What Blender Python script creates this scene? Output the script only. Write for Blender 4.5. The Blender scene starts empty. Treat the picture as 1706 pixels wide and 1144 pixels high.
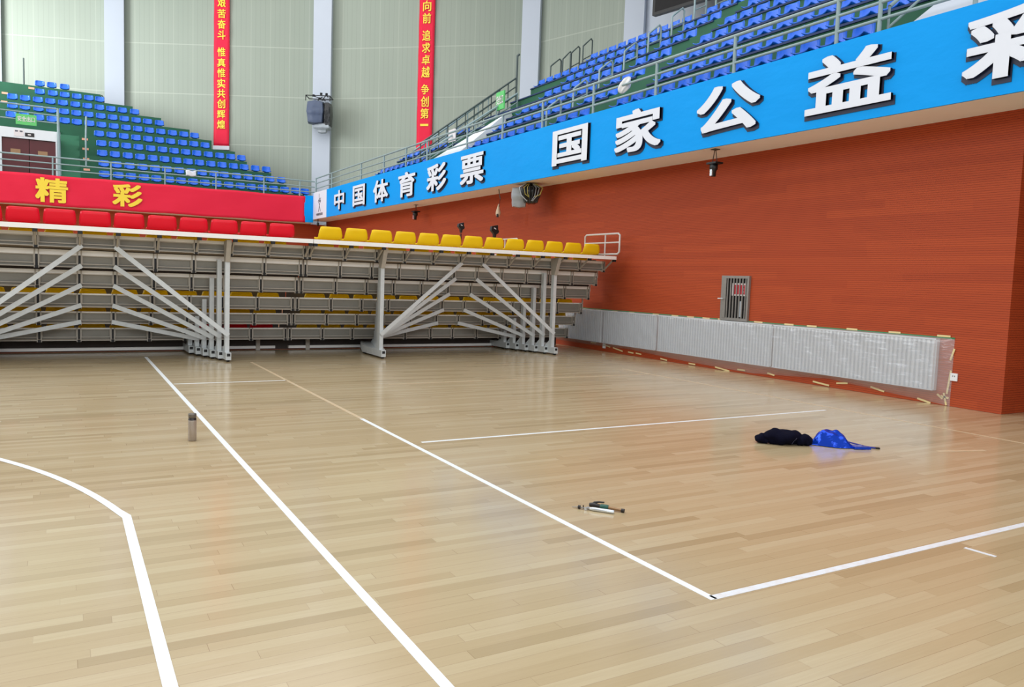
import bpy, math, random
from mathutils import Vector, Matrix
random.seed(7)
S = bpy.context.scene
COL = S.collection
PI = math.pi

# ------------------------------------------------------------------ camera, light, exposure
FPX = 1298.12
R3 = [(0.0,0,0)]*3
def cam_axes(yaw, pitch, roll):
    B = Matrix(((1,0,0),(0,0,1),(0,-1,0)))
    cy, sy = math.cos(yaw), math.sin(yaw); Yw = Matrix(((cy,sy,0),(-sy,cy,0),(0,0,1)))
    cp, sp = math.cos(pitch), math.sin(pitch); P = Matrix(((1,0,0),(0,cp,sp),(0,-sp,cp)))
    cr, sr = math.cos(roll), math.sin(roll); Q = Matrix(((cr,-sr,0),(sr,cr,0),(0,0,1)))
    return Yw @ P @ B @ Q
RC = cam_axes(math.radians(30.0732), math.radians(4.6057), math.radians(-1.9852))
cd = bpy.data.cameras.new('camera'); cam = bpy.data.objects.new('camera', cd); COL.objects.link(cam)
cd.sensor_fit = 'HORIZONTAL'; cd.sensor_width = 36; cd.lens = FPX/1706*36; cd.clip_start = .05; cd.clip_end = 300
cx_, cy_, cz_ = RC @ Vector((1,0,0)), RC @ Vector((0,-1,0)), RC @ Vector((0,0,-1))
M = Matrix((cx_, cy_, cz_)).transposed().to_4x4(); M.translation = (0,0,1.6)
cam.matrix_world = M
S.camera = cam
S.view_settings.view_transform = 'Standard'; S.view_settings.look = 'None'
S.view_settings.gamma = 1; S.view_settings.use_curve_mapping = False
S.view_settings.exposure = -0.30
w = bpy.data.worlds.new('world'); S.world = w; w.use_nodes = True
bg = w.node_tree.nodes['Background']; bg.inputs[0].default_value = (.93,.97,1,1); bg.inputs[1].default_value = .52
def area(name, loc, rot, sx, sy, power, col=(1,1,1)):
    l = bpy.data.lights.new(name, 'AREA'); l.shape = 'RECTANGLE'; l.size = sx; l.size_y = sy; l.energy = power; l.color = col
    o = bpy.data.objects.new(name, l); COL.objects.link(o); o.location = loc; o.rotation_euler = rot; return o
area('roof_skylight', (0,17,18.8), (0,0,0), 26, 44, 7600, (1,.99,.97))                 # daylight through the roof
area('clerestory_window_light', (-21,24,12), (0,-math.radians(90),0), 9, 34, 4500, (.95,.98,1))   # the window band of the left side
area('rear_fill_light', (2,-12,9), (math.radians(90),0,0), 36, 8, 3000, (.98,1,1))   # unseen fill added behind the camera to brighten surfaces facing it
area('back_left_window_light', (-9,42,12), (0,-math.radians(90),math.radians(25)), 8, 7, 2900, (.97,1,1))

# ------------------------------------------------------------------ materials
MATS = {}
def nt(name):
    m = bpy.data.materials.new(name); m.use_nodes = True
    t = m.node_tree; b = t.nodes['Principled BSDF']; MATS[name] = m
    return m, t, b
def lin(c):
    return tuple((v/12.92 if v <= .04045 else ((v+.055)/1.055)**2.4) for v in (x/255 for x in c)) + (1,)
def node(t, typ, **k):
    n = t.nodes.new(typ)
    for a, v in k.items(): setattr(n, a, v)
    return n
def setin(n, **k):
    for a, v in k.items(): n.inputs[a.replace('_',' ')].default_value = v
def math_(t, op, a, b=None, c=None):
    n = node(t, 'ShaderNodeMath', operation=op)
    for i, v in enumerate((a,b,c)):
        if v is None: continue
        if isinstance(v, (int,float)): n.inputs[i].default_value = v
        else: t.links.new(v, n.inputs[i])
    return n.outputs[0]
def mixc(t, f, a, b):
    n = node(t, 'ShaderNodeMix', data_type='RGBA')
    for s, v in ((0,f),(6,a),(7,b)):
        if isinstance(v, (int,float,tuple)): n.inputs[s].default_value = v
        else: t.links.new(v, n.inputs[s])
    return n.outputs[2]
def noise(t, scale, detail=3, vec=None, rough=.5):
    n = node(t, 'ShaderNodeTexNoise'); setin(n, Scale=scale, Detail=detail, Roughness=rough)
    if vec is not None: t.links.new(vec, n.inputs['Vector'])
    return n
def coords(t, kind='Object', scale=None):
    c = node(t, 'ShaderNodeTexCoord').outputs[kind]
    if scale:
        m = node(t, 'ShaderNodeMapping'); m.inputs['Scale'].default_value = scale; t.links.new(c, m.inputs[0]); c = m.outputs[0]
    return c
def bump(t, b, h, strength=.2, dist=.01):
    n = node(t, 'ShaderNodeBump'); setin(n, Strength=strength, Distance=dist)
    t.links.new(h, n.inputs['Height']); t.links.new(n.outputs[0], b.inputs['Normal'])
def plain(name, c, rough=.5, metal=0, var=.08, scale=6, spec=.5, bmp=0, bscale=20):
    """one colour with slight mottling"""
    m, t, b = nt(name)
    co = coords(t)
    n = noise(t, scale, 4, co)
    l = lin(c)
    a = tuple(max(0, v*(1-var)) for v in l[:3])+(1,); d = tuple(min(1, v*(1+var)) for v in l[:3])+(1,)
    t.links.new(mixc(t, n.outputs[0], a, d), b.inputs['Base Color'])
    setin(b, Roughness=rough, Metallic=metal); b.inputs['Specular IOR Level'].default_value = spec
    if bmp:
        bump(t, b, noise(t, bscale, 3, co).outputs[0], bmp, .01)
    return m
def frac_line(t, s, per, width):
    """1 inside a thin line repeated every per"""
    f = math_(t, 'FRACT', math_(t, 'DIVIDE', s, per))
    return math_(t, 'LESS_THAN', f, width/per)

def mat_floor():
    m, t, b = nt('maple_strip_floor')
    s = node(t, 'ShaderNodeSeparateXYZ'); t.links.new(coords(t), s.inputs[0])
    x, y = s.outputs[0], s.outputs[1]
    PW, PL = .078, 1.25
    row = math_(t, 'FLOOR', math_(t, 'DIVIDE', y, PW))
    wn = node(t, 'ShaderNodeTexWhiteNoise', noise_dimensions='1D'); t.links.new(row, wn.inputs['W'])
    xs = math_(t, 'ADD', math_(t, 'DIVIDE', x, PL), math_(t, 'MULTIPLY', wn.outputs[0], 7.3))
    colm = math_(t, 'FLOOR', xs)
    cv = node(t, 'ShaderNodeCombineXYZ'); t.links.new(row, cv.inputs[0]); t.links.new(colm, cv.inputs[1])
    wc = node(t, 'ShaderNodeTexWhiteNoise', noise_dimensions='2D'); t.links.new(cv.outputs[0], wc.inputs['Vector'])
    ramp = node(t, 'ShaderNodeValToRGB'); t.links.new(wc.outputs[0], ramp.inputs[0])
    e = ramp.color_ramp.elements; e[0].position = 0; e[0].color = lin((166,145,108)); e[1].position = 1; e[1].color = lin((192,175,141))
    k = e.new(.15); k.color = lin((178,157,120)); k = e.new(.6); k.color = lin((185,165,129))
    # grain running along the board
    gv = node(t, 'ShaderNodeCombineXYZ')
    t.links.new(math_(t, 'MULTIPLY', x, 3.0), gv.inputs[0]); t.links.new(math_(t, 'MULTIPLY', y, 60.0), gv.inputs[1])
    t.links.new(math_(t, 'MULTIPLY', wc.outputs[0], 40.0), gv.inputs[2])
    g = noise(t, 1.0, 4, gv.outputs[0], .6)
    c1 = mixc(t, math_(t, 'MULTIPLY', math_(t, 'SUBTRACT', g.outputs[0], .35), .5), ramp.outputs[0], lin((152,128,90)))
    big = noise(t, .35, 2, coords(t))
    c2 = mixc(t, math_(t, 'MULTIPLY', big.outputs[0], .25), c1, lin((196,182,152)))
    seam = frac_line(t, y, PW, .0022)
    end = math_(t, 'LESS_THAN', math_(t, 'FRACT', xs), .0022/PL*1.3)
    dark = math_(t, 'MAXIMUM', seam, end)
    ws = node(t, 'ShaderNodeTexWhiteNoise', noise_dimensions='1D'); t.links.new(math_(t, 'ADD', row, .37), ws.inputs['W'])
    dk = math_(t, 'MULTIPLY', dark, math_(t, 'ADD', math_(t, 'MULTIPLY', ws.outputs[0], .5), .12))
    t.links.new(mixc(t, dk, c2, lin((120,88,58))), b.inputs['Base Color'])
    rn = noise(t, 1.2, 3, coords(t))
    t.links.new(math_(t, 'ADD', math_(t, 'MULTIPLY', rn.outputs[0], .10), .13), b.inputs['Roughness'])
    b.inputs['Specular IOR Level'].default_value = .62
    bn = noise(t, 9, 2, coords(t, scale=(.6,3,1)))
    bump(t, b, bn.outputs[0], .035, .01)
    return m
def mat_line(name, c, wear, rough=.3):
    m, t, b = nt(name)
    n = noise(t, 14, 5, coords(t), .7)
    r = node(t, 'ShaderNodeMapRange'); setin(r, From_Min=.55-wear*.3, From_Max=.72); t.links.new(n.outputs[0], r.inputs[0])
    t.links.new(mixc(t, math_(t, 'MULTIPLY', r.outputs[0], wear), lin(c), lin((206,172,128))), b.inputs['Base Color'])
    setin(b, Roughness=rough); return m
def mat_slats():
    m, t, b = nt('red_slatted_timber')
    s = node(t, 'ShaderNodeSeparateXYZ'); t.links.new(coords(t), s.inputs[0])
    z = s.outputs[2]; u = math_(t, 'ADD', s.outputs[0], s.outputs[1])
    PS, PB = .032, .128
    groove = frac_line(t, z, PS, .006)
    brow = math_(t, 'FLOOR', math_(t, 'DIVIDE', z, PB))
    wr = node(t, 'ShaderNodeTexWhiteNoise', noise_dimensions='1D'); t.links.new(brow, wr.inputs['W'])
    uc = math_(t, 'FLOOR', math_(t, 'ADD', math_(t, 'DIVIDE', u, 2.44), math_(t, 'MULTIPLY', wr.outputs[0], 5)))
    cv = node(t, 'ShaderNodeCombineXYZ'); t.links.new(brow, cv.inputs[0]); t.links.new(uc, cv.inputs[1])
    wc = node(t, 'ShaderNodeTexWhiteNoise', noise_dimensions='2D'); t.links.new(cv.outputs[0], wc.inputs['Vector'])
    base = mixc(t, wc.outputs[0], lin((172,70,34)), lin((184,78,38)))
    st = node(t, 'ShaderNodeCombineXYZ'); t.links.new(math_(t,'MULTIPLY',u,.7), st.inputs[0]); t.links.new(math_(t,'MULTIPLY',z,30), st.inputs[1])
    gn = noise(t, 1, 3, st.outputs[0])
    base = mixc(t, math_(t,'MULTIPLY',gn.outputs[0],.35), base, lin((154,56,28)))
    t.links.new(mixc(t, math_(t,'MULTIPLY',groove,.6), base, lin((86,26,16))), b.inputs['Base Color'])
    setin(b, Roughness=.6); b.inputs['Specular IOR Level'].default_value = .3
    inv = math_(t, 'SUBTRACT', 1.0, groove)
    bump(t, b, inv, .4, .006)
    return m
def mat_cladding():
    m, t, b = nt('beige_ribbed_cladding')
    s = node(t, 'ShaderNodeSeparateXYZ'); t.links.new(coords(t, 'UV'), s.inputs[0])
    u, z = s.outputs[0], s.outputs[1]
    rib = frac_line(t, u, .25, .03); joint = frac_line(t, u, 1.0, .05)
    seam = frac_line(t, math_(t,'SUBTRACT',z,.65), 2.5, .05)
    n = noise(t, .25, 3, coords(t, 'UV'))
    c = mixc(t, n.outputs[0], lin((142,152,140)), lin((154,162,150)))
    c = mixc(t, math_(t,'MULTIPLY',rib,.25), c, lin((122,128,118)))
    c = mixc(t, math_(t,'MULTIPLY',joint,.35), c, lin((178,184,172)))
    c = mixc(t, math_(t,'MULTIPLY',seam,.5), c, lin((182,188,176)))
    t.links.new(c, b.inputs['Base Color']); setin(b, Roughness=.6)
    return m
def mat_film():
    m, t, b = nt('clear_plastic_film')
    out = t.nodes['Material Output']
    tr = node(t, 'ShaderNodeBsdfTransparent'); tr.inputs[0].default_value = (.97,.97,.98,1)
    df = node(t, 'ShaderNodeBsdfDiffuse'); df.inputs[0].default_value = (.85,.86,.88,1)
    gl = node(t, 'ShaderNodeBsdfGlossy'); gl.inputs['Roughness'].default_value = .2
    n = noise(t, 5, 4, coords(t, scale=(1,.6,3)))
    bp = node(t, 'ShaderNodeBump'); setin(bp, Strength=.5, Distance=.03); t.links.new(n.outputs[0], bp.inputs['Height'])
    t.links.new(bp.outputs[0], gl.inputs['Normal']); t.links.new(bp.outputs[0], df.inputs['Normal'])
    m1 = node(t, 'ShaderNodeMixShader'); m1.inputs[0].default_value = .20
    t.links.new(tr.outputs[0], m1.inputs[1]); t.links.new(df.outputs[0], m1.inputs[2])
    m2 = node(t, 'ShaderNodeMixShader'); m2.inputs[0].default_value = .10
    t.links.new(m1.outputs[0], m2.inputs[1]); t.links.new(gl.outputs[0], m2.inputs[2])
    t.links.new(m2.outputs[0], out.inputs[0])
    return m
def mat_vinyl(name, c, c2, rough=.5):
    m, t, b = nt(name)
    n = noise(t, .8, 3, coords(t)); t.links.new(mixc(t, n.outputs[0], lin(c), lin(c2)), b.inputs['Base Color'])
    setin(b, Roughness=rough); b.inputs['Specular IOR Level'].default_value = .12
    wv = noise(t, 1.6, 4, coords(t, scale=(1,1,2.2))); bump(t, b, wv.outputs[0], .16, .08)
    return m
mat_floor(); mat_slats(); mat_cladding(); mat_film()
mat_line('white_court_paint', (238,243,246), .12); mat_line('worn_white_paint', (226,230,236), .35); mat_line('faint_white_paint', (208,192,164), .8)
mat_line('faded_pink_tape', (206,182,160), .6)
mat_vinyl('blue_vinyl', (0,150,236), (0,158,244)); mat_vinyl('red_vinyl', (226,40,68), (232,46,74))
plain('cream_soffit', (252,250,246), .6, var=.05, scale=2)
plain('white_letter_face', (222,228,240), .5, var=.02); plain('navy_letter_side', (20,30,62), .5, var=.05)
plain('yellow_letter', (246,216,60), .5, var=.03)
plain('white_vinyl', (224,228,238), .5, var=.03, bmp=.2, bscale=4)
plain('white_column_paint', (190,198,211), .6, var=.03, scale=1)
plain('green_concrete', (30,92,66), .7, var=.25, scale=1.5); plain('green_concrete_light', (58,120,92), .7, var=.2, scale=1.5)
plain('blue_seat_plastic', (20,104,222), .28, var=.05); plain('red_seat_plastic', (248,34,64), .35, var=.04); plain('yellow_seat_plastic', (255,224,24), .4, var=.05)
for nm, cc in (('red_seat_plastic',(248,34,64)),('yellow_seat_plastic',(255,228,40))):
    m_ = MATS[nm]; t_ = m_.node_tree; b_ = t_.nodes['Principled BSDF']; tl = node(t_, 'ShaderNodeBsdfTranslucent'); tl.inputs[0].default_value = lin(cc)
    mx = node(t_, 'ShaderNodeMixShader'); mx.inputs[0].default_value = .42; t_.links.new(b_.outputs[0], mx.inputs[1]); t_.links.new(tl.outputs[0], mx.inputs[2]); t_.links.new(mx.outputs[0], t_.nodes['Material Output'].inputs[0])
plain('rail_paint', (138,160,164), .45, var=.1); plain('dark_rail_paint', (70,84,82), .5, var=.1)
plain('white_rail_paint', (206,200,196), .4, var=.05)
plain('galvanised_steel', (206,212,214), .42, metal=.1, var=.12, scale=14)
plain('warm_steel', (176,170,160), .5, metal=.1, var=.15, scale=10)
plain('grey_rear_board', (138,136,128), .6, var=.22, scale=3)
plain('white_deck_edge', (248,248,246), .5, var=.04)
plain('deck_underside', (150,138,122), .7, var=.15)
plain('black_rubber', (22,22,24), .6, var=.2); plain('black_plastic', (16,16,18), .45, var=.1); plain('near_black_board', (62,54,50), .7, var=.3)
plain('white_radiator', (206,212,218), .4, var=.03); plain('white_plastic', (232,234,236), .4, var=.02)
plain('masking_tape', (228,206,150), .6, var=.06); plain('green_tape', (30,128,74), .5, var=.08)
plain('maroon_door', (84,24,30), .45, var=.15); plain('brass_plate', (150,116,84), .4, metal=.3, var=.1)
plain('white_frame_paint', (226,232,238), .5, var=.03)
plain('exit_green', (96,196,110), .5, var=.04); plain('pink_tag', (236,168,140), .6, var=.05)
plain('gate_steel', (146,142,138), .45, metal=.4, var=.15, scale=20); plain('dark_recess', (24,22,24), .8, var=.2)
plain('sign_white', (226,220,222), .5, var=.03); plain('sign_red', (190,40,54), .5, var=.05)
plain('grey_tarpaulin', (72,85,112), .35, var=.12, bmp=.9, bscale=3); plain('pale_grey_tarpaulin', (164,172,180), .35, var=.08, bmp=.7, bscale=5)
plain('black_film', (30,32,36), .2, var=.3, bmp=.9, bscale=9); plain('tan_cloth', (214,192,164), .7, var=.1)
plain('bottle_metal', (166,154,142), .32, metal=.35, var=.05); plain('bottle_cap', (110,104,96), .4, metal=.5, var=.08)
plain('navy_cloth', (9,9,28), .9, spec=.1, var=.3, bmp=.6, bscale=14); plain('navy_piping', (70,72,96), .6)
plain('blue_foil', (20,70,205), .14, metal=.55, var=.15, bmp=.8, bscale=11); plain('blue_strap', (24,46,140), .5, var=.1)
plain('navy_nosing', (14,44,96), .6); plain('tool_green', (30,84,72), .4, var=.1); plain('tool_dark', (34,28,28), .4, var=.1); plain('tool_brass', (150,118,86), .3, metal=.6)
plain('silver_metal', (214,220,226), .25, metal=.7, var=.05)
plain('thin_grey_print', (88,92,104), .6)
plain('cable_yellow', (176,166,90), .5)

# ------------------------------------------------------------------ mesh builder
class MB:
    def __init__(s): s.v, s.f, s.m, s.sm, s.mats, s.uv = [], [], [], [], [], None
    def mi(s, mat):
        if mat not in s.mats: s.mats.append(mat)
        return s.mats.index(mat)
    def add(s, vs, fs, mat, smooth=False):
        o = len(s.v); s.v += [tuple(v) for v in vs]; k = s.mi(mat)
        for f in fs: s.f.append([i+o for i in f]); s.m.append(k); s.sm.append(smooth)
    def box(s, a, b, mat):
        x0,y0,z0 = (min(a[i],b[i]) for i in range(3)); x1,y1,z1 = (max(a[i],b[i]) for i in range(3))
        vs = [(x0,y0,z0),(x1,y0,z0),(x1,y1,z0),(x0,y1,z0),(x0,y0,z1),(x1,y0,z1),(x1,y1,z1),(x0,y1,z1)]
        s.add(vs, [(0,3,2,1),(4,5,6,7),(0,1,5,4),(1,2,6,5),(2,3,7,6),(3,0,4,7)], mat)
    def beam(s, p, q, w_, h_, mat, up=(0,0,1)):
        p, q = Vector(p), Vector(q); d = (q-p).normalized(); u = Vector(up)
        if abs(d.dot(u)) > .99: u = Vector((0,1,0))
        r = d.cross(u).normalized(); u = r.cross(d).normalized()
        vs = [e + r*(w_/2*a) + u*(h_/2*b) for e in (p,q) for a,b in ((-1,-1),(1,-1),(1,1),(-1,1))]
        s.add(vs, [(3,2,1,0),(4,5,6,7),(0,1,5,4),(1,2,6,5),(2,3,7,6),(3,0,4,7)], mat)
    def tube(s, pts, r, mat, n=8, cap=True):
        pts = [Vector(p) for p in pts]; N = len(pts); vs = []; fs = []
        rr = r if isinstance(r, (list,tuple)) else [r]*N
        prev = None
        for i, p in enumerate(pts):
            d = ((pts[min(i+1,N-1)]-p).normalized() + (p-pts[max(i-1,0)]).normalized())
            d = d.normalized() if d.length > 1e-6 else Vector((0,0,1))
            if prev is None:
                a = Vector((0,0,1)) if abs(d.z) < .9 else Vector((1,0,0)); u = d.cross(a).normalized()
            else:
                u = (prev - d*prev.dot(d)).normalized()
            prev = u; v = d.cross(u)
            for k in range(n):
                t = 2*PI*k/n; vs.append(p + (u*math.cos(t)+v*math.sin(t))*rr[i])
        for i in range(N-1):
            for k in range(n): fs.append((i*n+k, i*n+(k+1)%n, (i+1)*n+(k+1)%n, (i+1)*n+k))
        s.add(vs, fs, mat, True)
        if cap:
            s.add(vs[:n], [tuple(reversed(range(n)))], mat); s.add(vs[-n:], [tuple(range(n))], mat)
    def lathe(s, prof, c, mat, n=24, axis=None):
        vs = []; fs = []; N = len(prof)
        for r, z in prof:
            for k in range(n):
                t = 2*PI*k/n; vs.append(Vector((c[0]+r*math.cos(t), c[1]+r*math.sin(t), c[2]+z)))
        for i in range(N-1):
            for k in range(n): fs.append((i*n+k, i*n+(k+1)%n, (i+1)*n+(k+1)%n, (i+1)*n+k))
        s.add(vs, fs, mat, True)
    def prism(s, poly, d0, d1, fn, mat):
        """poly of 2D points extruded from d0 to d1; fn(u,v,d) -> point"""
        n = len(poly); vs = [fn(u,v,d0) for u,v in poly]+[fn(u,v,d1) for u,v in poly]
        s.add(vs, [tuple(reversed(range(n))), tuple(range(n,2*n))]+[(i,(i+1)%n,n+(i+1)%n,n+i) for i in range(n)], mat)
    def grid(s, nu, nv, fn, mat, smooth=True, thick=None):
        vs = [fn(i/(nu-1), j/(nv-1)) for j in range(nv) for i in range(nu)]
        fs = [(j*nu+i, j*nu+i+1, (j+1)*nu+i+1, (j+1)*nu+i) for j in range(nv-1) for i in range(nu-1)]
        if thick:
            vs = [Vector(v) for v in vs]; N = len(vs); nor = [Vector() for _ in vs]
            for f in fs:
                n_ = (vs[f[1]]-vs[f[0]]).cross(vs[f[2]]-vs[f[0]])
                for q in f: nor[q] += n_
            vs += [v - nor[i].normalized()*thick for i, v in enumerate(vs)]
            back = [tuple(reversed([q+N for q in f])) for f in fs]
            rim = list(range(nu)) + [j*nu+nu-1 for j in range(1,nv)] + [(nv-1)*nu+i for i in range(nu-2,-1,-1)] + [j*nu for j in range(nv-2,0,-1)]
            side = [(rim[k], rim[k]+N, rim[(k+1)%len(rim)]+N, rim[(k+1)%len(rim)]) for k in range(len(rim))]
            s.add(vs, fs+back, mat, smooth); o = len(s.v)-len(vs); k_ = s.mi(mat)
            for f in side: s.f.append([i+o for i in f]); s.m.append(k_); s.sm.append(False)
        else: s.add(vs, fs, mat, smooth)
    def mesh(s, name):
        me = bpy.data.meshes.new(name); me.from_pydata(s.v, [], s.f)
        for m in s.mats: me.materials.append(MATS[m])
        me.polygons.foreach_set('material_index', s.m); me.polygons.foreach_set('use_smooth', s.sm)
        me.update(); return me
    def build(s, name, parent=None, origin=None):
        """links ONE object; origin moves the object's own origin there"""
        if origin is not None:
            o_ = Vector(origin); s.v = [tuple(Vector(v)-o_) for v in s.v]
        o = bpy.data.objects.new(name, s.mesh(name)); COL.objects.link(o)
        if origin is not None: o.location = origin
        if parent:
            o.parent = parent
            if origin is None: o.location = (0,0,0)
            o.matrix_parent_inverse = Matrix.Identity(4)
        return o
def tag(o, label=None, cat=None, group=None, kind=None):
    if label: o['label'] = label
    if cat: o['category'] = cat
    if group: o['group'] = group
    if kind: o['kind'] = kind
    return o
def thing(name, label, cat, loc=(0,0,0), group=None, rz=0):
    o = bpy.data.objects.new(name, None); COL.objects.link(o); o.location = loc; o.rotation_euler = (0,0,rz); o.empty_display_size = .1
    return tag(o, label, cat, group)
def part(mb, name, parent, label=None):
    """vertices are given in world coordinates; the parent has no rotation"""
    p = parent; off = Vector((0,0,0))
    while p is not None: off += Vector(p.location); p = p.parent
    mb.v = [tuple(Vector(v)-off) for v in mb.v]
    o = bpy.data.objects.new(name, mb.mesh(name)); COL.objects.link(o); o.parent = parent
    if label: o['label'] = label
    return o
def struct(mb, name): return tag(mb.build(name), kind='structure')
def copy_tree(o, parent=None):
    c = o.copy(); COL.objects.link(c)
    if parent: c.parent = parent
    for ch in list(o.children): copy_tree(ch, c)
    return c
NUM = ['zeroth','first','second','third','fourth','fifth','sixth','seventh','eighth','ninth','tenth','eleventh','twelfth','thirteenth','fourteenth','fifteenth','sixteenth','seventeenth','eighteenth','nineteenth','twentieth','twenty-first','twenty-second','twenty-third','twenty-fourth','twenty-fifth','twenty-sixth','twenty-seventh','twenty-eighth','twenty-ninth','thirtieth']

# ------------------------------------------------------------------ writing
def glyph(body, offset, extrude):
    cu = bpy.data.curves.new('glyph', 'FONT'); cu.body = body; cu.size = 1; cu.offset = offset; cu.extrude = extrude; cu.resolution_u = 6
    o = bpy.data.objects.new('glyph', cu); COL.objects.link(o)
    dg = bpy.context.evaluated_depsgraph_get(); me = bpy.data.meshes.new_from_object(o.evaluated_get(dg))
    vs = [v.co.copy() for v in me.vertices]; fs = [tuple(p.vertices) for p in me.polygons]
    nz = [1 if min(vs[i].z for i in f) > .3*extrude else 0 for f in fs]
    bpy.data.objects.remove(o); bpy.data.curves.remove(cu); bpy.data.meshes.remove(me)
    return vs, fs, nz
def write(mb, body, u0, u1, v0, v1, fn, face, side, depth, bold=0):
    """fits body into the box u0..u1, v0..v1; fn(u, v, d) puts it on a surface, d = height above it;
    bold thickens the strokes by laying shifted copies over each other"""
    vs, fs, nz = glyph(body, 0, .5)
    if bold:
        V, F, N = [], [], []
        for kk, (dx, dy) in enumerate([(0,0)]+[(.95*a, .8*b) for a, b in [(t/2,q) for t in range(-2,3) for q in (-1,1)]+[(q,t/2) for t in range(-1,2) for q in (-1,1)]]):
            o_ = len(V); V += [Vector((v.x+dx*bold, v.y+dy*bold, v.z+(.00012*kk/depth if v.z > 0 else 0))) for v in vs]; F += [tuple(q+o_ for q in f) for f in fs]; N += nz
        vs, fs, nz = V, F, N
    xs = [v.x for v in vs]; ys = [v.y for v in vs]; x0, x1, y0, y1 = min(xs), max(xs), min(ys), max(ys)
    P = []
    for v in vs:
        a = (v.x-x0)/max(1e-6,x1-x0); b_ = (v.y-y0)/max(1e-6,y1-y0); P.append(fn(u0+a*(u1-u0), v0+b_*(v1-v0), (v.z+.5)*depth))
    for mat, sel in ((face, lambda n: n > .5), (side, lambda n: n <= .5)):
        idx = [f for f, n in zip(fs, nz) if sel(n)]
        if idx: mb.add(P, idx, mat)

# ------------------------------------------------------------------ the large structure
XW, XF, YF, YBW = 11.16, 10.15, 36.4, 37.4      # red side wall, blue fascia, back fascia, back red wall
ZS, ZB = 4.13, 5.325                             # soffit, fascia top
m = MB(); m.box((-26,-8,-.2),(24,50,0),'maple_strip_floor'); struct(m, 'floor')
m = MB(); m.box((XW,5.8,0),(14.2,YBW+.3,ZS),'red_slatted_timber'); struct(m, 'wall_right')
m = MB(); m.box((14.2,2.6,0),(14.5,5.8,ZS),'red_slatted_timber'); struct(m, 'wall_passage')
m = MB(); m.box((XW,-8,0),(14.2,2.6,ZS),'red_slatted_timber'); struct(m, 'wall_right_near')
m = MB(); m.box((-26,YBW,0),(XW,YBW+.3,3.95),'red_slatted_timber'); struct(m, 'wall_back')
m = MB(); m.box((XF+.04,-8,ZS),(15,YBW+.3,ZS+.12),'cream_soffit'); m.box((XF+.04,-8,ZS+.12),(XF+.16,YF+.1,5.2),'cream_soffit')
struct(m, 'ceiling_right_soffit')
m = MB(); m.box((-26,YF+.04,3.95),(XF+.04,YBW+.3,4.07),'cream_soffit'); m.box((-26,YF+.04,4.07),(XF+.1,YF+.16,5.05),'cream_soffit')
struct(m, 'ceiling_back_soffit')
# curved beige enclosure wall, facet by facet, with a white column at each joint
WP = [(-24,45),(-14,48.6),(-3,48.6),(2.5,46.3),(11.86,40.9),(20.1,33.65),(21.9,27.8),(22.3,18),(22.3,-8)]
WN = ['far_left','left','back_left','back_corner','back_diagonal','right_far','right_diagonal','right_side']
for i in range(len(WP)-1):
    (ax,ay),(bx,by) = WP[i], WP[i+1]; L = math.hypot(bx-ax,by-ay); nx, ny = (by-ay)/L, -(bx-ax)/L
    vs = [(ax,ay,0),(bx,by,0),(bx,by,19),(ax,ay,19)]; th = .25
    if nx*(ax+2)+ny*(ay-14) < 0: nx, ny = -nx, -ny                 # outward
    vs += [(x+nx*th, y+ny*th, z) for x,y,z in vs]
    mat = 'beige_ribbed_cladding' if i != 6 and i != 7 else 'white_column_paint'
    m = MB(); m.add(vs, [(3,2,1,0),(4,5,6,7),(0,1,5,4),(1,2,6,5),(2,3,7,6),(3,0,4,7)], mat)
    o = struct(m, 'wall_'+WN[i])
    uvl = o.data.uv_layers.new(name='UVMap')
    for p in o.data.polygons:
        for li in p.loop_indices:
            v = o.data.vertices[o.data.loops[li].vertex_index].co
            uvl.data[li].uv = ((v.x-ax)*(bx-ax)/L+(v.y-ay)*(by-ay)/L, v.z)
ctr = Vector((-2,14))
for i, (x,y) in enumerate(WP[2:7]):
    p = Vector((x,y)); d = (ctr-p).normalized(); q = Vector((-d.y,d.x))
    m = MB(); pts = [p+q*.45+d*.5, p-q*.45+d*.5, p-q*.45-d*.2, p+q*.45-d*.2]
    m.prism([(a.x,a.y) for a in pts], 0, 19, lambda u,v,k: (u,v,k), 'white_column_paint'); struct(m, 'wall_column_%d' % (i+1))

# green stepped terraces
LY = lambda i: 37.4+.8*i                        # seat line of back row i (0 = lowest)
LZ = lambda i: 5.26+.528*i                      # its tread
LEND = [10.0,9.25,8.72,7.75,7.35,6.4,5.5,4.3,3.1,1.75]
m = MB()
for i in range(10):
    y0, y1 = LY(i)-.42, LY(i)+.38
    x1 = LEND[i]
    if i < 5:
        m.box((.72,y0,4.07),(x1,y1,LZ(i)),'green_concrete')
        # the aisle beside the doorway: two low steps per row
        m.box((.0,y0,4.07),(.72,y0+.4,LZ(i)-.264),'green_concrete_light'); m.box((.0,y0+.4,4.07),(.72,y1,LZ(i)),'green_concrete_light')
        m.box((-9,y0,4.07),(-2.25,y1,LZ(i)),'green_concrete')
    else:
        m.box((-9,y0,4.07),(x1,y1,LZ(i)),'green_concrete')
m.box((-9,LY(9)+.38,4.07),(.3,LY(9)+2.2,LZ(9)),'green_concrete_light')
m.box((-9,YF+.16,4.07),(10.3,36.98,4.55),'green_concrete')
struct(m, 'floor_back_terrace')
RX = lambda i: 10.9+.8*i
RZ = lambda i: 5.43+.593*i
NEAR0 = [14.1,13.6,14.1,14.15,14.2,14.25,14.3]
REND = [29.6,28.8,26.3,24.7,24.3,24.3,22.4]
m = MB()
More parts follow.
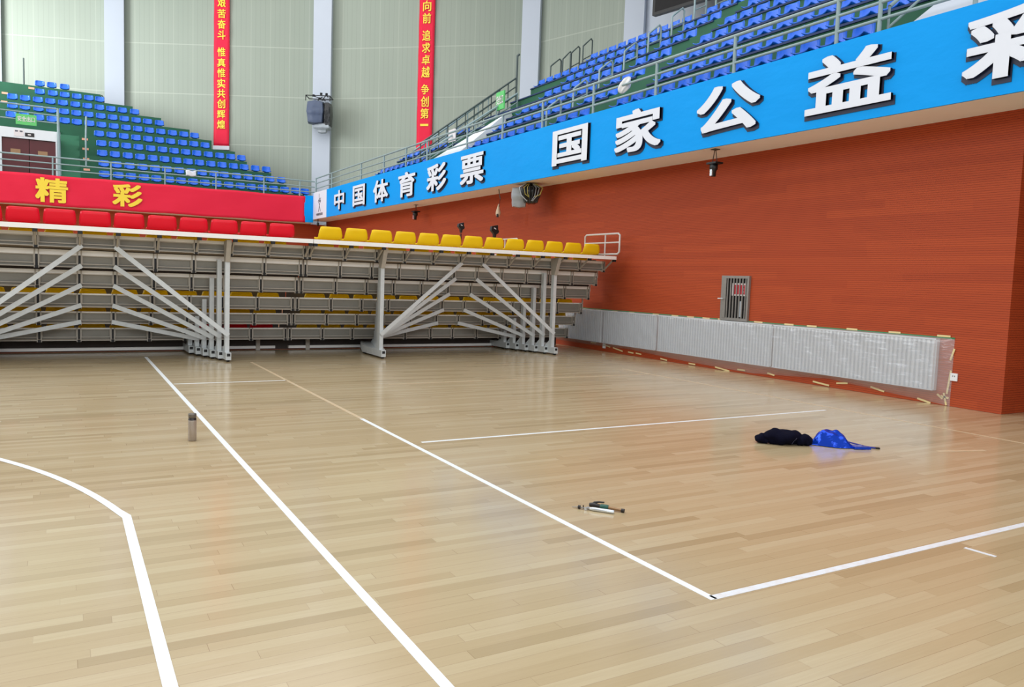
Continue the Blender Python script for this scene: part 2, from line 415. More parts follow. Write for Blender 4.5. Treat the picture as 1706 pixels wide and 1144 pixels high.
for i in range(7):
    x0, x1 = RX(i)-.42, RX(i)+.38
    m.box((x0,-2,ZS+.12),(x1,6.3,RZ(i)),'green_concrete')
    m.box((x0,6.3,ZS+.12),(x1,REND[i],RZ(i)),'green_concrete')
    for ya, yb in ((6.4,NEAR0[i]+.3),(15.3,REND[i])): m.box((x0-.03,ya,RZ(i)-.035),(x0,yb,RZ(i)+.004),'navy_nosing')
m.box((RX(6)+.38,-2,ZS+.12),(RX(6)+2.4,REND[6]-2.2,RZ(6)),'green_concrete')
m.box((RX(4),21.6,ZS+.12),(RX(6)+.5,REND[4]+.5,RZ(3)+.3),'green_concrete')
struct(m, 'floor_right_terrace')
# vomitory doorway of the back terrace
YD = 37.95
m = MB(); m.box((-9,YD,4.07),(-2.3,YD+.1,7.05),'green_concrete'); m.box((-2.3,40.9,4.07),(.0,41,7.55),'green_concrete'); m.box((-9,YD,6.95),(.0,41,7.05),'green_concrete')
m.box((-.06,YD,4.07),(.0,41,7.0),'green_concrete'); struct(m, 'wall_doorway_box')
m = MB(); m.box((-2.4,YD-.1,6.66),(.0,YD,7.06),'white_frame_paint'); m.box((-.17,YD-.1,4.55),(.0,YD,6.66),'white_frame_paint'); m.box((-2.4,YD-.1,4.55),(-2.04,YD,6.66),'white_frame_paint')
dr = tag(m.build('door_1'), kind='structure')
for x0, x1 in ((-2.04,-1.11),(-1.09,-.17)):
    m = MB(); m.box((x0,YD-.02,4.55),(x1,YD+.03,6.64),'maroon_door'); lf = part(m, 'door_leaf', dr)
    xm = (x0+x1)/2; m = MB(); m.box((xm-.17,YD-.04,6.06),(xm+.17,YD-.02,6.22),'brass_plate'); part(m, 'push_plate', lf)
m = MB(); m.box((-1.62,YD-.115,6.73),(-1.28,YD-.1,6.98),'sign_white'); m.box((-1.24,YD-.115,6.75),(-.92,YD-.1,6.90),'black_plastic')
for k in range(2): m.box((-1.58+.16*k,YD-.118,6.9),(-1.48+.16*k,YD-.115,6.96),'thin_grey_print')
m.box((-1.14,YD-.118,6.80),(-1.03,YD-.115,6.85),'sign_white'); part(m, 'door_sign', dr)

# court lines, painted on the boards
ZL = .002
def line(name, x0, y0, x1, y1, wd, mat):
    d = Vector((x1-x0,y1-y0,0)).normalized(); n = Vector((-d.y,d.x,0))*wd/2; a = Vector((x0,y0,0)); b = Vector((x1,y1,0))
    m = MB(); pts = [a-n, b-n, b+n, a+n]
    m.add([(p.x,p.y,.0004) for p in pts]+[(p.x,p.y,ZL) for p in pts], [(4,5,6,7),(0,1,5,4),(1,2,6,5),(2,3,7,6),(3,0,4,7)], mat); return struct(m, name)
line('floor_line_basketball_side', 1.296,-1, 1.296,15.4, .05,'white_court_paint')
m = MB(); pts = [(.345,-1)]; xc, yc = .32-6.6, 4.06; R_ = 6.765; a0 = math.atan2(5.49-yc,.345-xc)
hw = .027; L_ = [(.345-hw,-1),(.345-hw,5.45)]; Rr = [(.345+hw,-1),(.345+hw,5.49)]
for k in range(1,60):
    t = a0 + k*.022; L_.append((xc+(R_-hw)*math.cos(t), yc+(R_-hw)*math.sin(t))); Rr.append((xc+(R_+hw)*math.cos(t), yc+(R_+hw)*math.sin(t)))
n = len(L_); vs = [(x,y,ZL) for x,y in L_]+[(x,y,ZL) for x,y in Rr]
m.add(vs, [(i,n+i,n+i+1,i+1) for i in range(n-1)], 'white_court_paint'); struct(m, 'floor_line_three_point')
line('floor_line_left', 2.895,2.83, 2.895,8.3, .045,'white_court_paint')
line('floor_line_left_faded', 2.895,8.3, 2.895,14.2, .045,'faint_white_paint')
line('floor_line_near', 2.9,2.85, 9.2,2.85, .05,'worn_white_paint')
line('floor_line_middle', 3.02,6.905, 8.94,6.905, .042,'white_court_paint')
line('floor_line_short', 1.34,11.68, 2.9,11.68, .04,'white_court_paint')
line('floor_line_far', 4.2,10.87, 9.2,10.9, .035,'faint_white_paint')
line('floor_line_right', 9.22,2.0, 9.22,11.7, .035,'faint_white_paint')
line('floor_line_tape_mark', 4.98,2.74, 4.995,2.555, .03,'worn_white_paint')
line('floor_line_pale_mark', 7.8,4.64, 8.36,4.48, .05,'faint_white_paint')  # short pale streak across the boards

# ------------------------------------------------------------------ fascia banners
def f_right(u, v, d): return (XF-d, -u, v)          # u grows to the viewer's right
def f_back(u, v, d): return (u, YF-d, v)
bn = thing('banner', 'long blue banner with white raised characters along the right stand', 'banner', (XF,15,ZS))
m = MB(); m.box((XF-.012,-8,ZS-.02),(XF+.02,34.25,ZB),'blue_vinyl'); part(m, 'banner_cloth', bn)
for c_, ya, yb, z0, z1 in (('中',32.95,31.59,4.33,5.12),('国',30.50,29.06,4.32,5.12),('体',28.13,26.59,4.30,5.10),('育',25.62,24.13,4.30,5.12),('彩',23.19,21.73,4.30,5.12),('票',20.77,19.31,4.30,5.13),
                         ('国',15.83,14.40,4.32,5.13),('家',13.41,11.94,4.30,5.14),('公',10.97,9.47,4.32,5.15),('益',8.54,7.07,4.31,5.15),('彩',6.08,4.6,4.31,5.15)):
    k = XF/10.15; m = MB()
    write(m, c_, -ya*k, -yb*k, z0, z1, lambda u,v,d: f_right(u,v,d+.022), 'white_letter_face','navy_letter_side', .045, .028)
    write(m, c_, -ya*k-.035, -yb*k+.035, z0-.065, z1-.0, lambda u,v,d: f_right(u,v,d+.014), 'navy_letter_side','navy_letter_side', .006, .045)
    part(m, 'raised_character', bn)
lg = thing('logo_banner', 'white end panel with a thin figure emblem beside the blue banner', 'banner', (XF,35.3,ZS))
m = MB(); m.box((XF-.014,34.25,ZS-.02),(XF+.02,YF-.05,ZB),'white_vinyl'); part(m, 'banner_cloth', lg)
m = MB(); U = -35.32
def lp(pts, r): m.tube([f_right(U+a*1.0, b, .02) for a,b in pts], r, 'thin_grey_print', 6)
lp([(-.05,5.22),(-.04,5.05),(-.03,4.93)], .012); lp([(-.12,4.95),(-.2,4.86),(-.05,4.78),(.02,4.68),(.1,4.52),(.16,4.42)], .012)
lp([(.05,4.78),(.0,4.66),(-.1,4.5),(-.16,4.42)], .012); lp([(-.02,5.02),(.1,4.98),(.2,5.02)], .010)
lp([(.09+.05*math.cos(t*PI/4),4.9+.05*math.sin(t*PI/4)) for t in range(9)], .012); lp([(-.12,4.95),(-.03,4.88),(.09,4.82),(.2,4.9)], .012)
part(m, 'emblem', lg)
m = MB(); write(m, '中国体育彩票', U-.5, U+.5, 4.24, 4.36, lambda u,v,d: f_right(u,v,d+.014), 'thin_grey_print','thin_grey_print', .004, .02)
part(m, 'caption', lg)
rb = thing('banner', 'red cloth banner with large yellow characters along the back stand', 'banner', (2,YF,3.93))
m = MB()
m.grid(120, 12, lambda a,b: (-7+a*(9.77+7), YF-.02-.012*math.sin(a*90+b*5)-.02*math.sin(a*31-b*3)*b*(1-b)*2, 3.94+b*1.2+.012*math.sin(a*40)), 'red_vinyl', True, .012)
part(m, 'banner_cloth', rb)
for c_, u0, u1, v0, v1 in (('精',-.875,.246,4.06,5.02),('彩',1.831,2.947,4.1,5.02)):
    m = MB(); write(m, c_, u0, u1, v0, v1, lambda u,v,d: f_back(u,v,d+.065), 'yellow_letter','yellow_letter', .006, .03); part(m, 'printed_character', rb)
m = MB(); m.box((9.74,YF-.012,ZS-.16),(XF+.01,YF+.04,5.2),'blue_vinyl'); m.box((XF-.01,YF-.06,ZS-.02),(XF+.04,YF+.02,ZB),'blue_vinyl')
tag(m.build('corner_cover'), 'narrow blue corner cover between the red banner and the emblem panel', 'banner')
# vertical slogan banners on the beige wall
def wallpt(seg, t, d, z):
    (ax,ay),(bx,by) = WP[seg], WP[seg+1]; L = math.hypot(bx-ax,by-ay); nx, ny = (by-ay)/L, -(bx-ax)/L
    if nx*(ax+2)+ny*(ay-14) > 0: nx, ny = -nx, -ny
    return (ax+(bx-ax)*t/L+nx*d, ay+(by-ay)*t/L+ny*d, z)
def slogan(seg, t0, t1, z0, zt, chars, label, zbar):
    c = wallpt(seg, (t0+t1)/2, 0, z0); o = thing('hanging_banner', label, 'banner', c)
    m = MB()
    m.grid(6, 60, lambda a,b: wallpt(seg, t0+a*(t1-t0), .10+.015*math.sin(b*40+a*2), z0+b*(zt-z0)), 'red_vinyl', True, .02); part(m, 'banner_cloth', o)
    m = MB(); m.prism([(t0-.02,z0-.2),(t1+.02,z0-.2),(t1+.02,z0),(t0-.02,z0)], .06, .13, lambda u,v,d: wallpt(seg,u,d,v), 'white_vinyl'); part(m, 'weight_bar', o)
    for ch, zc, hh in chars:
        m = MB(); wd = .52*(t1-t0); tm = (t0+t1)/2
        write(m, ch, tm-wd/2, tm+wd/2, zc-hh/2, zc+hh/2, lambda u,v,d: wallpt(seg,u,.13+d,v), 'yellow_letter','yellow_letter', .005, .018); part(m, 'printed_character', o)
slogan(3, 5.15, 5.95, 8.07, 17.5, [('艰',15.29,.46),('苦',14.74,.44),('奋',14.21,.45),('斗',13.68,.46),('惟',12.82,.46),('真',12.29,.42),('惟',11.77,.46),('实',11.24,.46),('共',10.73,.44),('创',10.21,.45),('辉',9.68,.42),('煌',9.16,.44)],
       'narrow red hanging banner left of the covered loudspeaker on the beige wall', 8)
slogan(4, 5.14, 5.96, 7.6, 17.5, [('向',15.12,.52),('前',14.52,.50),('追',13.68,.52),('求',13.08,.50),('卓',12.49,.48),('越',11.89,.54),('争',11.04,.49),('创',10.44,.52),('第',9.85,.51),('一',9.28,.11)],
       'narrow red hanging banner right of the covered loudspeaker, its foot behind railings', 8)

# ------------------------------------------------------------------ blue seats
def shell(mat, wd, prof, curl=.04, nu=9, thick=.018):
    """one-piece shell facing -Y; prof is a list of (y, z, half width factor)"""
    m = MB(); n = len(prof)
    def fn(a, b):
        i = min(int(b*(n-1)), n-2); k = b*(n-1)-i
        y = prof[i][0]*(1-k)+prof[i+1][0]*k; z = prof[i][1]*(1-k)+prof[i+1][1]*k; h_ = prof[i][2]*(1-k)+prof[i+1][2]*k
        u = a*2-1; e = curl*abs(u)**3
        t = b
        return (u*wd/2*h_, y - e*t*1.2, z + e*(1-t)*.8 - (.03*abs(u)**5 if b > .95 else 0))
    m.grid(nu, 2*n-1, fn, mat, True, thick); return m
BP = [(-.34,.03,.84),(-.365,.06,.94),(-.33,.08,.98),(-.24,.07,1),(-.15,.07,1),(-.105,.10,1),(-.085,.18,1),(-.07,.27,.97),(-.06,.34,.86)]
bmesh_ = shell('blue_seat_plastic', .385, BP, .06)
bmesh_.box((-.09,-.28,.0),(.09,-.12,.068),'blue_strap')
BLUE = bmesh_.mesh('blue_seat')
def blue(x, y, z, rz, label, group):
    o = bpy.data.objects.new('stadium_seat', BLUE); COL.objects.link(o); o.location = (x,y,z); o.rotation_euler = (0,0,rz)
    tag(o, label, 'seat', group); return o
PXL = [  # pixel columns of the seats of each back row, bottom row first
 (10.9,-99,18),]
def ray(x, y):
    return RC @ Vector((x-853, y-572, FPX))
def x_on_row(px, py, Y):
    r = ray(px, py); return r.x/r.y*Y
rows = [
 [567,643,712,783,850,920,985,1050,1115,1180,1245,1308,1368,1428,1490,1550,1608,1660],
 [564,633,704,775,843,907,975,1040,1100,1165,1220,1287,1350,1410,1470,1530],
 [556,625,695,762,830,895,960,1023,1085,1147,1208,1270,1328,1388,1448],
 [552,620,687,753,820,884,947,1010,1070,1133,1195,1255,1312],
 [540,607,674,740,805,867,928,993,1054,1115],
 [65,135,215,285,355,420,488,553,620,686,750,813,875,938,1000,1057],
 [73,140,213,283,352,418,484,550,614,677,742,803,867],
 [73,142,211,278,346,413,478,543,605,667,733],
 [222,292,356,421,486,545],
 [222,286,356]]
for i, r in enumerate(rows):
    for k, zx in enumerate(r):
        px = zx/3.27; x = x_on_row(px, 240, LY(i))
        fr = len(r)-k
        blue(x, LY(i), LZ(i), 0, 'blue seat on the far left stand, %s row up, %s from its right end' % (NUM[i+1], NUM[fr]), 'blue seats of the far left stand')
# right stand: near block (in front of the green aisle), far block (beyond it)
NEAR = [(14.1,7.7),(13.6,7.2),(14.1,8.6),(14.15,10.3),(14.2,11.8),(14.25,12.8),(14.3,14)]
for i, (ya, yb) in enumerate(NEAR):
    k = 0; y = ya
    while y > yb:
        k += 1
        blue(RX(i), y, RZ(i), -PI/2, 'blue seat above the blue banner, %s row up, %s in front of the green aisle' % (NUM[i+1], NUM[k]), 'blue seats of the right stand, near block')
        y -= .5
stuff = MB()
for i in range(7):
    y = 15.55; k = 0
    while y < REND[i]-.2:
        hole = abs(y-17.05) < .27 or (i < 5 and 21.1 < y < 24.8)
        if not hole:
            if y < 21.1:
                k += 1
                blue(RX(i), y, RZ(i), -PI/2, 'blue seat above the blue banner, %s row up, %s beyond the green aisle' % (NUM[i+1], NUM[k]), 'blue seats of the right stand, far block')
            else:
                o_ = len(stuff.v); b_ = bmesh_; yy = y
                base = [(RX(i)+v[1], yy-v[0], RZ(i)+v[2]) for v in b_.v]
                stuff.v += base; stuff.f += [[q+o_ for q in f] for f in b_.f]
                for mm in b_.mats: stuff.mi(mm)
                stuff.m += [stuff.mats.index(b_.mats[q]) for q in b_.m]; stuff.sm += b_.sm
        y += .5
tag(stuff.build('stadium_seats'), 'farthest blue seats of the right stand, beyond the white sloping stair covers', 'seat', None, 'stuff')

# row number tags
m = MB(); m.box((-.12,-.012,-.045),(.12,0,.045),'pink_tag'); TAG = m.mesh('row_tag')
def rowtag(x, y, z, rz, label):
    o = bpy.data.objects.new('row_number_tag', TAG); COL.objects.link(o); o.location = (x,y,z); o.rotation_euler = (0,0,rz); tag(o, label, 'tag', 'row number tags on the green steps')
for i in range(5): rowtag(.95+.05*i*0, LY(i)-.425, LZ(i)-.16, 0, 'pink row tag on the green step at the left end of row %s, back stand' % ['one','two','three','four','five'][i])
for px, py, i in ((52,123.5,9),(8,151.5,8),(7,166,7)):
    rowtag(x_on_row(px,py,LY(i)-.43), LY(i)-.425, LZ(i)-.13, 0, 'pink row tag high on the back stand beside the upper aisle, %s row up' % NUM[i+1])
for i, y in ((1,13.98),(2,14.4),(3,14.45),(4,14.5),(5,14.55)): rowtag(RX(i)+.375, y+.5, RZ(i)+.12, -PI/2, 'pink row tag at the aisle end of the right stand, %s row up' % NUM[i+1])

# ------------------------------------------------------------------ railings
def railing(name, label, pts, z0, z1, posts, levels, mat, r=.032, pr=.032, group=None, lean=None):
    """pts: polyline (x, y) of the rail; levels: heights; posts: polyline parameters as (x, y)"""
    o = thing(name, label, 'railing', (pts[0][0],pts[0][1],z0), group)
    for k, z in enumerate(levels):
        m = MB(); m.tube([(x,y,z) for x,y in pts], r if k == 0 else r*.8, mat, 8); part(m, 'top_rail' if k == 0 else 'rail', o)
    for x, y in posts:
        m = MB(); m.tube([(x,y,z0),(x,y,z1)], pr, mat, 8); part(m, 'post', o)
    return o
# along the right fascia, posts about two metres apart
def fy(px, py): r = ray(px, py); return r.y/r.x*10.3
ys = [36.5] + [fy(px,py) for px,py in ((553,290),(602,275),(640,265),(677,252),(712,238),(779,216),(838,198),(905,172),(990,142),(1095,105),(1226,58))] + [fy(1396,30),fy(1466,30),fy(1625,5),4]
railing('railing', 'long grey pipe railing on top of the blue banner', [(10.3,2),(10.3,36.5)], 4.6, 6.02, [(10.3,y) for y in ys], (6.02,5.79,5.55), 'rail_paint')
xs = [x_on_row(px, 280, 36.55) for px in (88,185,275,360,440,500)]
railing('railing', 'long grey pipe railing on top of the red banner', [(-9,36.55),(10.25,36.55)], 4.5, 5.87, [(-6,36.55),(-2.6,36.55)]+[(x,36.55) for x in xs], (5.87,5.62,5.38), 'rail_paint')
o = railing('railing', 'pale grey railing above the maroon door, carrying the green exit sign', [(-6,37.9),(-.08,37.9)], 7.06, 8.0, [(-3.1,37.9)], (8.0,7.72,7.42), 'rail_paint')
m = MB(); m.tube([(-.08,37.9,8.02),(-.05,37.75,6.4),(-.02,37.55,4.6)], [.045,.06,.07], 'rail_paint', 8); part(m, 'end_post', o)
def exit_sign(fn, u0, u1, v0, v1, loc, label):
    o = thing('exit_sign', label, 'sign', loc)
    m = MB(); m.prism([(u0,v0),(u1,v0),(u1,v1),(u0,v1)], 0, .05, lambda u,v,d: fn(u,v,d), 'exit_green'); part(m, 'sign_panel', o)
    m = MB(); w_ = u1-u0; h_ = v1-v0
    write(m, '安全出口', u0+w_*.08, u0+w_*.92, v0+h_*.3, v0+h_*.8, lambda u,v,d: fn(u,v,.052+d), 'sign_white','sign_white', .006, .02); part(m, 'lettering', o)
exit_sign(lambda u,v,d: (u, 37.84-d, v), -1.55, -.83, 7.20, 7.62, (-1.2,37.8,7.2), 'green exit sign on the railing above the maroon door')
# stair of the right stand: white sloping covers and diagonal handrails
def slope(name, y0, y1, pts, mat='white_frame_paint'):
    m = MB(); m.prism(pts, y0, y1, lambda u,v,d: (u,d,v), mat); return struct(m, name)
m = MB()
P4 = [(10.25,23.55,5.3),(10.25,21.4,5.3),(11.8,21.45,6.62),(13.15,23.2,7.32)]
m.add([Vector(p) for p in P4]+[Vector(p)-Vector((-.1,0,.14)) for p in P4], [(0,1,2,3),(7,6,5,4),(0,4,5,1),(1,5,6,2),(2,6,7,3),(3,7,4,0)], 'white_frame_paint'); struct(m, 'trim_stair_cover_1')
m = MB(); m.box((10.6,21.4,ZS+.12),(12,24.2,4.9),'green_concrete'); struct(m, 'floor_stair_landing')
P4 = [(10.25,7.05,5.3),(10.25,4.2,5.3),(12.6,4.2,7.0),(12.6,7.0,7.0)]
m = MB(); m.add([Vector(p) for p in P4]+[Vector(p)-Vector((-.1,0,.14)) for p in P4], [(0,1,2,3),(7,6,5,4),(0,4,5,1),(1,5,6,2),(2,6,7,3),(3,7,4,0)], 'white_column_paint'); struct(m, 'trim_stair_cover_2')
def stair_rail(y, xa, xb, za, zb, label, mat, n=10, endpost=False):
    o = thing('stair_handrail', label, 'railing', (xa,y,za-.9), 'stair handrails of the right stand')
    for k, dz in enumerate((0,-.3,-.6)):
        m = MB(); m.tube([(xa,y,za+dz),(xb,y,zb+dz)], .03 if k == 0 else .022, mat, 8); part(m, 'top_rail' if k == 0 else 'rail', o)
    for k in range(n+1):
        x = xa+(xb-xa)*k/n; z = za+(zb-za)*k/n
        m = MB(); m.tube([(x,y,z-.85),(x,y,z)], .02, mat, 6); part(m, 'post', o)
    if endpost:
        m = MB(); m.tube([(xb,y,zb-1),(xb,y,zb+.75),(xb+.08,y,zb+.82)], .04, mat, 8); part(m, 'end_post', o)
stair_rail(24.5, 10.4, 14.0, 6.05, 8.75, 'dark diagonal handrail beyond the white sloping stair cover, against the beige wall', 'dark_rail_paint', 11, True)
stair_rail(25.6, 10.6, 13.9, 5.95, 8.5, 'second diagonal handrail beyond the white stair cover, farthest up the banner', 'rail_paint', 8)
stair_rail(23.7, 10.4, 13.6, 5.75, 8.0, 'grey diagonal handrail along the far edge of the white sloping stair cover', 'rail_paint', 4)
def onx(px, py, X): r = ray(px, py); return Vector((X, r.y/r.x*X, 1.6+r.z/r.x*X))
q = onx(835,168,12.9)
stair_rail(7.45, 10.45, 13.2, 5.75, 7.9, 'short diagonal handrail at the near white stair cover, top right of the photo', 'rail_paint', 3)
exit_sign(lambda u,v,d: (12.9-d, -u, v), -q.y-.27, -q.y+.27, q.z-.3, q.z+.3, (12.9,q.y,q.z-.3), 'green exit sign among the diagonal handrails of the right stand')
q = onx(753,226,11.2)
m = MB(); m.box((11.18,q.y-.24,q.z-.2),(11.22,q.y+.24,q.z+.2),'sign_white'); tag(m.build('notice_plate', None, q), 'small white plate on the stair handrail left of the white sloping cover', 'sign')
# hooped aisle rails
def hoop(x, y, zt, dx, dz, hgt, mat, label, group, axis='x'):
    o = thing('aisle_hoop_rail', label, 'railing', (x,y,zt-hgt), group)
    def P(a, z): return (x+a,y,z) if axis == 'x' else (x,y+a,z)
    m = MB(); m.tube([P(0,zt-hgt),P(0,zt-.08),P(.06*(1 if dx>0 else -1),zt-.02),P(dx*.85,zt+dz),P(dx,zt+dz-.06),P(dx,zt+dz-hgt)], .027, mat, 8); part(m, 'hoop', o)
    for q in (.33,.62):
        m = MB(); m.tube([P(0,zt-hgt*q-.03),P(dx,zt+dz-hgt*q-.03)], .02, mat, 6); part(m, 'crossbar', o)
for k in range(8):
    x = 10.65+.79*k
    hoop(x, 17.05, 6.02+.607*k, .42, .22, 1.0, 'rail_paint', 'grey hooped aisle rail in the blue seats, %s step up from the blue banner' % NUM[k+1], 'hooped rails of the near aisle')
for k, (px, py, px2) in enumerate(((916,152,933),(936,140,950),(949,131,964),(970,118,985))):
    Y = 24.2-.1*k; r = ray(px,py); x = r.x/r.y*Y; z = 1.6+r.z/r.y*Y
    r2 = ray(px2, py); x2 = r2.x/r2.y*Y
    hoop(x, Y, z+.95, x2-x, .24, 1.6, 'dark_rail_paint', 'dark hooped rail against the beige wall, %s from the left' % NUM[k+1], 'hooped rails against the beige wall')
m = MB(); m.tube([(.93,37.9,4.9),(.93,38.1,6.9),(.96,38.3,7.9)], .035, 'rail_paint', 8); tag(m.build('handrail_post', None, (.93,37.9,4.9)), 'tall grey handrail post beside the green steps right of the maroon door', 'railing')
m = MB(); xq = x_on_row(39.5,125,44.3); m.tube([(xq,44.3,9.6),(xq,44.3,11.25)], .035, 'dark_rail_paint', 8); tag(m.build('handrail_post', None, (xq,44.3,9.6)), 'dark post standing at the top left of the back stand', 'railing')
m = MB(); m.tube([(1.72,44.3,9.0),(1.72,44.3,9.9),(1.8,44.3,10.0),(1.88,44.3,9.9),(1.88,44.3,9.0)], .03, 'dark_rail_paint', 8); tag(m.build('handrail_post', None, (1.7,44.3,9.0)), 'small grey hoop rail behind the last seat near the white column', 'railing')

# ------------------------------------------------------------------ telescopic bleachers
TOP = [2.115,1.853,1.521,1.125,.797,.488]; BOT = [1.90,1.575,1.245,.893,.588,.265]
LIP = [.05,.08,.055,.018,.018,.018]                # height of the white edge along the top of each panel
DECK = [2.22,1.895,1.265,.913,.608,.285]
YJ = lambda j: 14.6+.28*j
OFFS = [-3.395,-2.72,-2.08,-1.5,-.88,-.27,.27,.88,1.5,2.08,2.72,3.395]
def bleacher(cx, label):
    B = thing('telescopic_bleacher', label, 'bleacher', (cx,14.6,0))
    for j in range(6):
        y = YJ(j); zt, zb = TOP[j], BOT[j]; e = 3.45
        sh = [max(-e,min(e,o)) for o in OFFS]
        # deck with its white lip
        m = MB(); ya = y-.45 if j == 0 else y-.02
        lipb = DECK[j]-.07 if j == 0 else TOP[j]-LIP[j]-.004
        m.box((cx-3.43,ya+.01,DECK[j]-.03),(cx+3.43,y+.60,DECK[j]),'deck_underside'); dk = part(m, 'deck', B)
        lipt = DECK[0]+.004 if j == 0 else TOP[j]
        m = MB(); m.box((cx-3.432,ya-.01,lipb),(cx+3.432,ya+.012,lipt),'white_deck_edge'); part(m, 'deck_edge', dk)
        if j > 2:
            m = MB(); m.box((cx-3.43,y+.70,zb),(cx+3.43,y+.715,BOT[j-1]+.01),'near_black_board'); part(m, 'shade_backing', B)  # dark backing added so the gaps between the seats look shaded
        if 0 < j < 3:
            m = MB(); m.box((cx-3.43,ya+.02,lipt-.01),(cx+3.43,ya+.03,BOT[j-1]+.02),'near_black_board'); part(m, 'gap_shade_strip', B)  # near-black strip painting in the shadow gap below the panel above
        if j == 0:
            m = MB(); m.box((cx-3.4,y-.03,2.065),(cx+3.4,y+.03,2.115),'white_deck_edge'); part(m, 'top_channel', B)
        m = MB(); m.box((cx-3.4,y-.04,zb-.010),(cx+3.4,y+.03,zb+.008),'warm_steel'); part(m, 'bottom_channel', B)
        for k in range(11):
            a, b = sh[k], sh[k+1]
            m = MB(); x0, x1 = cx+a+.035, cx+b-.035
            m.box((x0,y+.012,zb+.008),(x1,y+.03,zt-LIP[j]),'grey_rear_board')
            m.box((x0,y-.018,zb+.045),(x1,y+.012,zb+.062),'warm_steel'); m.box((x0,y-.018,zt-LIP[j]-.018),(x1,y+.012,zt-LIP[j]-.001),'warm_steel')
            m.box((x0,y-.018,zb+.062),(x0+.016,y+.012,zt-LIP[j]-.018),'warm_steel'); m.box((x1-.016,y-.018,zb+.062),(x1,y+.012,zt-LIP[j]-.018),'warm_steel')
            part(m, 'rear_board', B)
        for k, o in enumerate(sh):
            m = MB(); x = cx+o
            m.box((x-.037,y-.05,zb-.03),(x-.019,y+.02,zt),'warm_steel'); m.box((x+.019,y-.05,zb-.03),(x+.037,y+.02,zt),'warm_steel')
            m.box((x-.019,y+.0,zb),(x+.019,y+.02,zt),'black_plastic'); u = part(m, 'upright', B)
            m = MB(); m.box((x-.025,y-.056,zb-.035),(x+.025,y-.03,zb+.01),'black_rubber'); part(m, 'end_cap', u)
            if j == 0:
                m = MB(); m.beam((x,y-.04,zb+.01),(x,y-.415,2.16),.028,.028,'warm_steel'); st = part(m, 'strut', B)
                m = MB(); m.box((x-.035,y-.45,2.10),(x+.035,y-.40,2.15),'black_rubber'); part(m, 'bracket', st)
        # legs and their wheel shoes
        for s in (-1,1):
            x = cx+s*(2.0-.085*j); yl = y-.12
            m = MB(); m.box((x-.037,yl-.05,.1),(x+.037,yl+.05,TOP[j]-.33 if j==0 else TOP[j]-.06),'galvanised_steel')
            if j == 0:
                m.prism([(yl-.07,TOP[0]-.36),(yl+.06,TOP[0]-.36),(yl+.10,TOP[0]),(yl-.22,TOP[0]+.02)], -.04, .04, lambda u,v,d: (x+d,u,v), 'warm_steel')
            lg_ = part(m, 'leg', B)
            m = MB(); m.box((x-.045,yl-.19,.035),(x+.045,yl+.95,.165),'galvanised_steel')
            m.prism([(yl-.05,.165),(yl+.25,.165),(yl+.05,.32)], -.03, .03, lambda u,v,d: (x+d,u,v), 'galvanised_steel'); shoe = part(m, 'wheel_shoe', lg_)
            m = MB()
            for q in (-.185,.85):
                m.prism([(yl+q+.055+.05*math.cos(t*PI/8), .05+.05*math.sin(t*PI/8)) for t in range(16)], -.022, .022, lambda u,v,d: (x+d,u,v), 'black_rubber')
            m.box((x-.028,yl-.196,.10),(x+.028,yl-.19,.15),'black_rubber'); part(m, 'wheels', lg_)
            if j < 5:
                zl = (.46,.41,.375,.34,.31)[j]
                m = MB(); m.beam((cx+s*.24,y-.08,zb+.03),(x+s*.02,yl-.07,zl),.012,.075,'galvanised_steel'); part(m, 'brace', B)
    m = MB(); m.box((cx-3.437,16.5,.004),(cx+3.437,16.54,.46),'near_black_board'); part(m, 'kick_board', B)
    m = MB(); m.box((cx-3.3,16.42,.03),(cx+3.3,16.49,.085),'white_deck_edge'); part(m, 'floor_bar', B)
    for s in (-2.9,2.95):
        m = MB(); m.box((cx+s-.04,16.40,.0),(cx+s+.04,16.48,.28),'warm_steel'); part(m, 'leg', B)
    return B
BL = bleacher(.525, 'left telescopic bleacher with red seats along its top deck, seen from behind')
BR = bleacher(7.40, 'right telescopic bleacher with yellow seats along its top deck, next to the red wall')
# end guard rails of the right bleacher
m = MB(); X = 10.84
m.tube([(X,14.12,2.74),(X,14.06,2.70),(X,14.06,2.33),(X,14.12,2.28),(X,15.4,2.28)], .022, 'white_rail_paint', 8)
m.tube([(X,14.12,2.74),(X,15.34,2.74),(X,15.4,2.70),(X,15.4,2.22)], .022, 'white_rail_paint', 8)
m.tube([(X,14.06,2.54),(X,15.4,2.54)], .018, 'white_rail_paint', 8); m.tube([(X,14.6,2.22),(X,14.6,2.74)], .018, 'white_rail_paint', 8); part(m, 'end_rail', BR)
for j in range(1,5):
    y = YJ(j); m = MB(); m.tube([(X-.02,y+.35,TOP[j]+.28),(X-.02,y+.05,TOP[j]+.28),(X+.02,y,TOP[j]+.2),(X+.02,y,TOP[j]-.1),(X-.05,y,TOP[j]-.16)], .02, 'white_rail_paint', 8); part(m, 'end_rail', BR)
m = MB(); x = 10.5
m.tube([(x,18.0,0),(x,18.0,2.66),(x,18.06,2.72),(x,19.5,2.72),(x,19.56,2.66),(x,19.56,0)], .022, 'white_rail_paint', 8); m.tube([(x,18,2.3),(x,19.56,2.3)], .018, 'white_rail_paint', 8); m.tube([(x,18.7,2.3),(x,18.7,2.72)], .018, 'white_rail_paint', 8)
m.beam((x-.35,18.0,.02),(x+.35,18.0,.02),.05,.04,'white_rail_paint'); m.beam((x-.35,19.56,.02),(x+.35,19.56,.02),.05,.04,'white_rail_paint')
tag(m.build('guard_rail', None, (x,18.8,0)), 'white pipe guard rail standing behind the yellow seats by the red wall', 'railing')

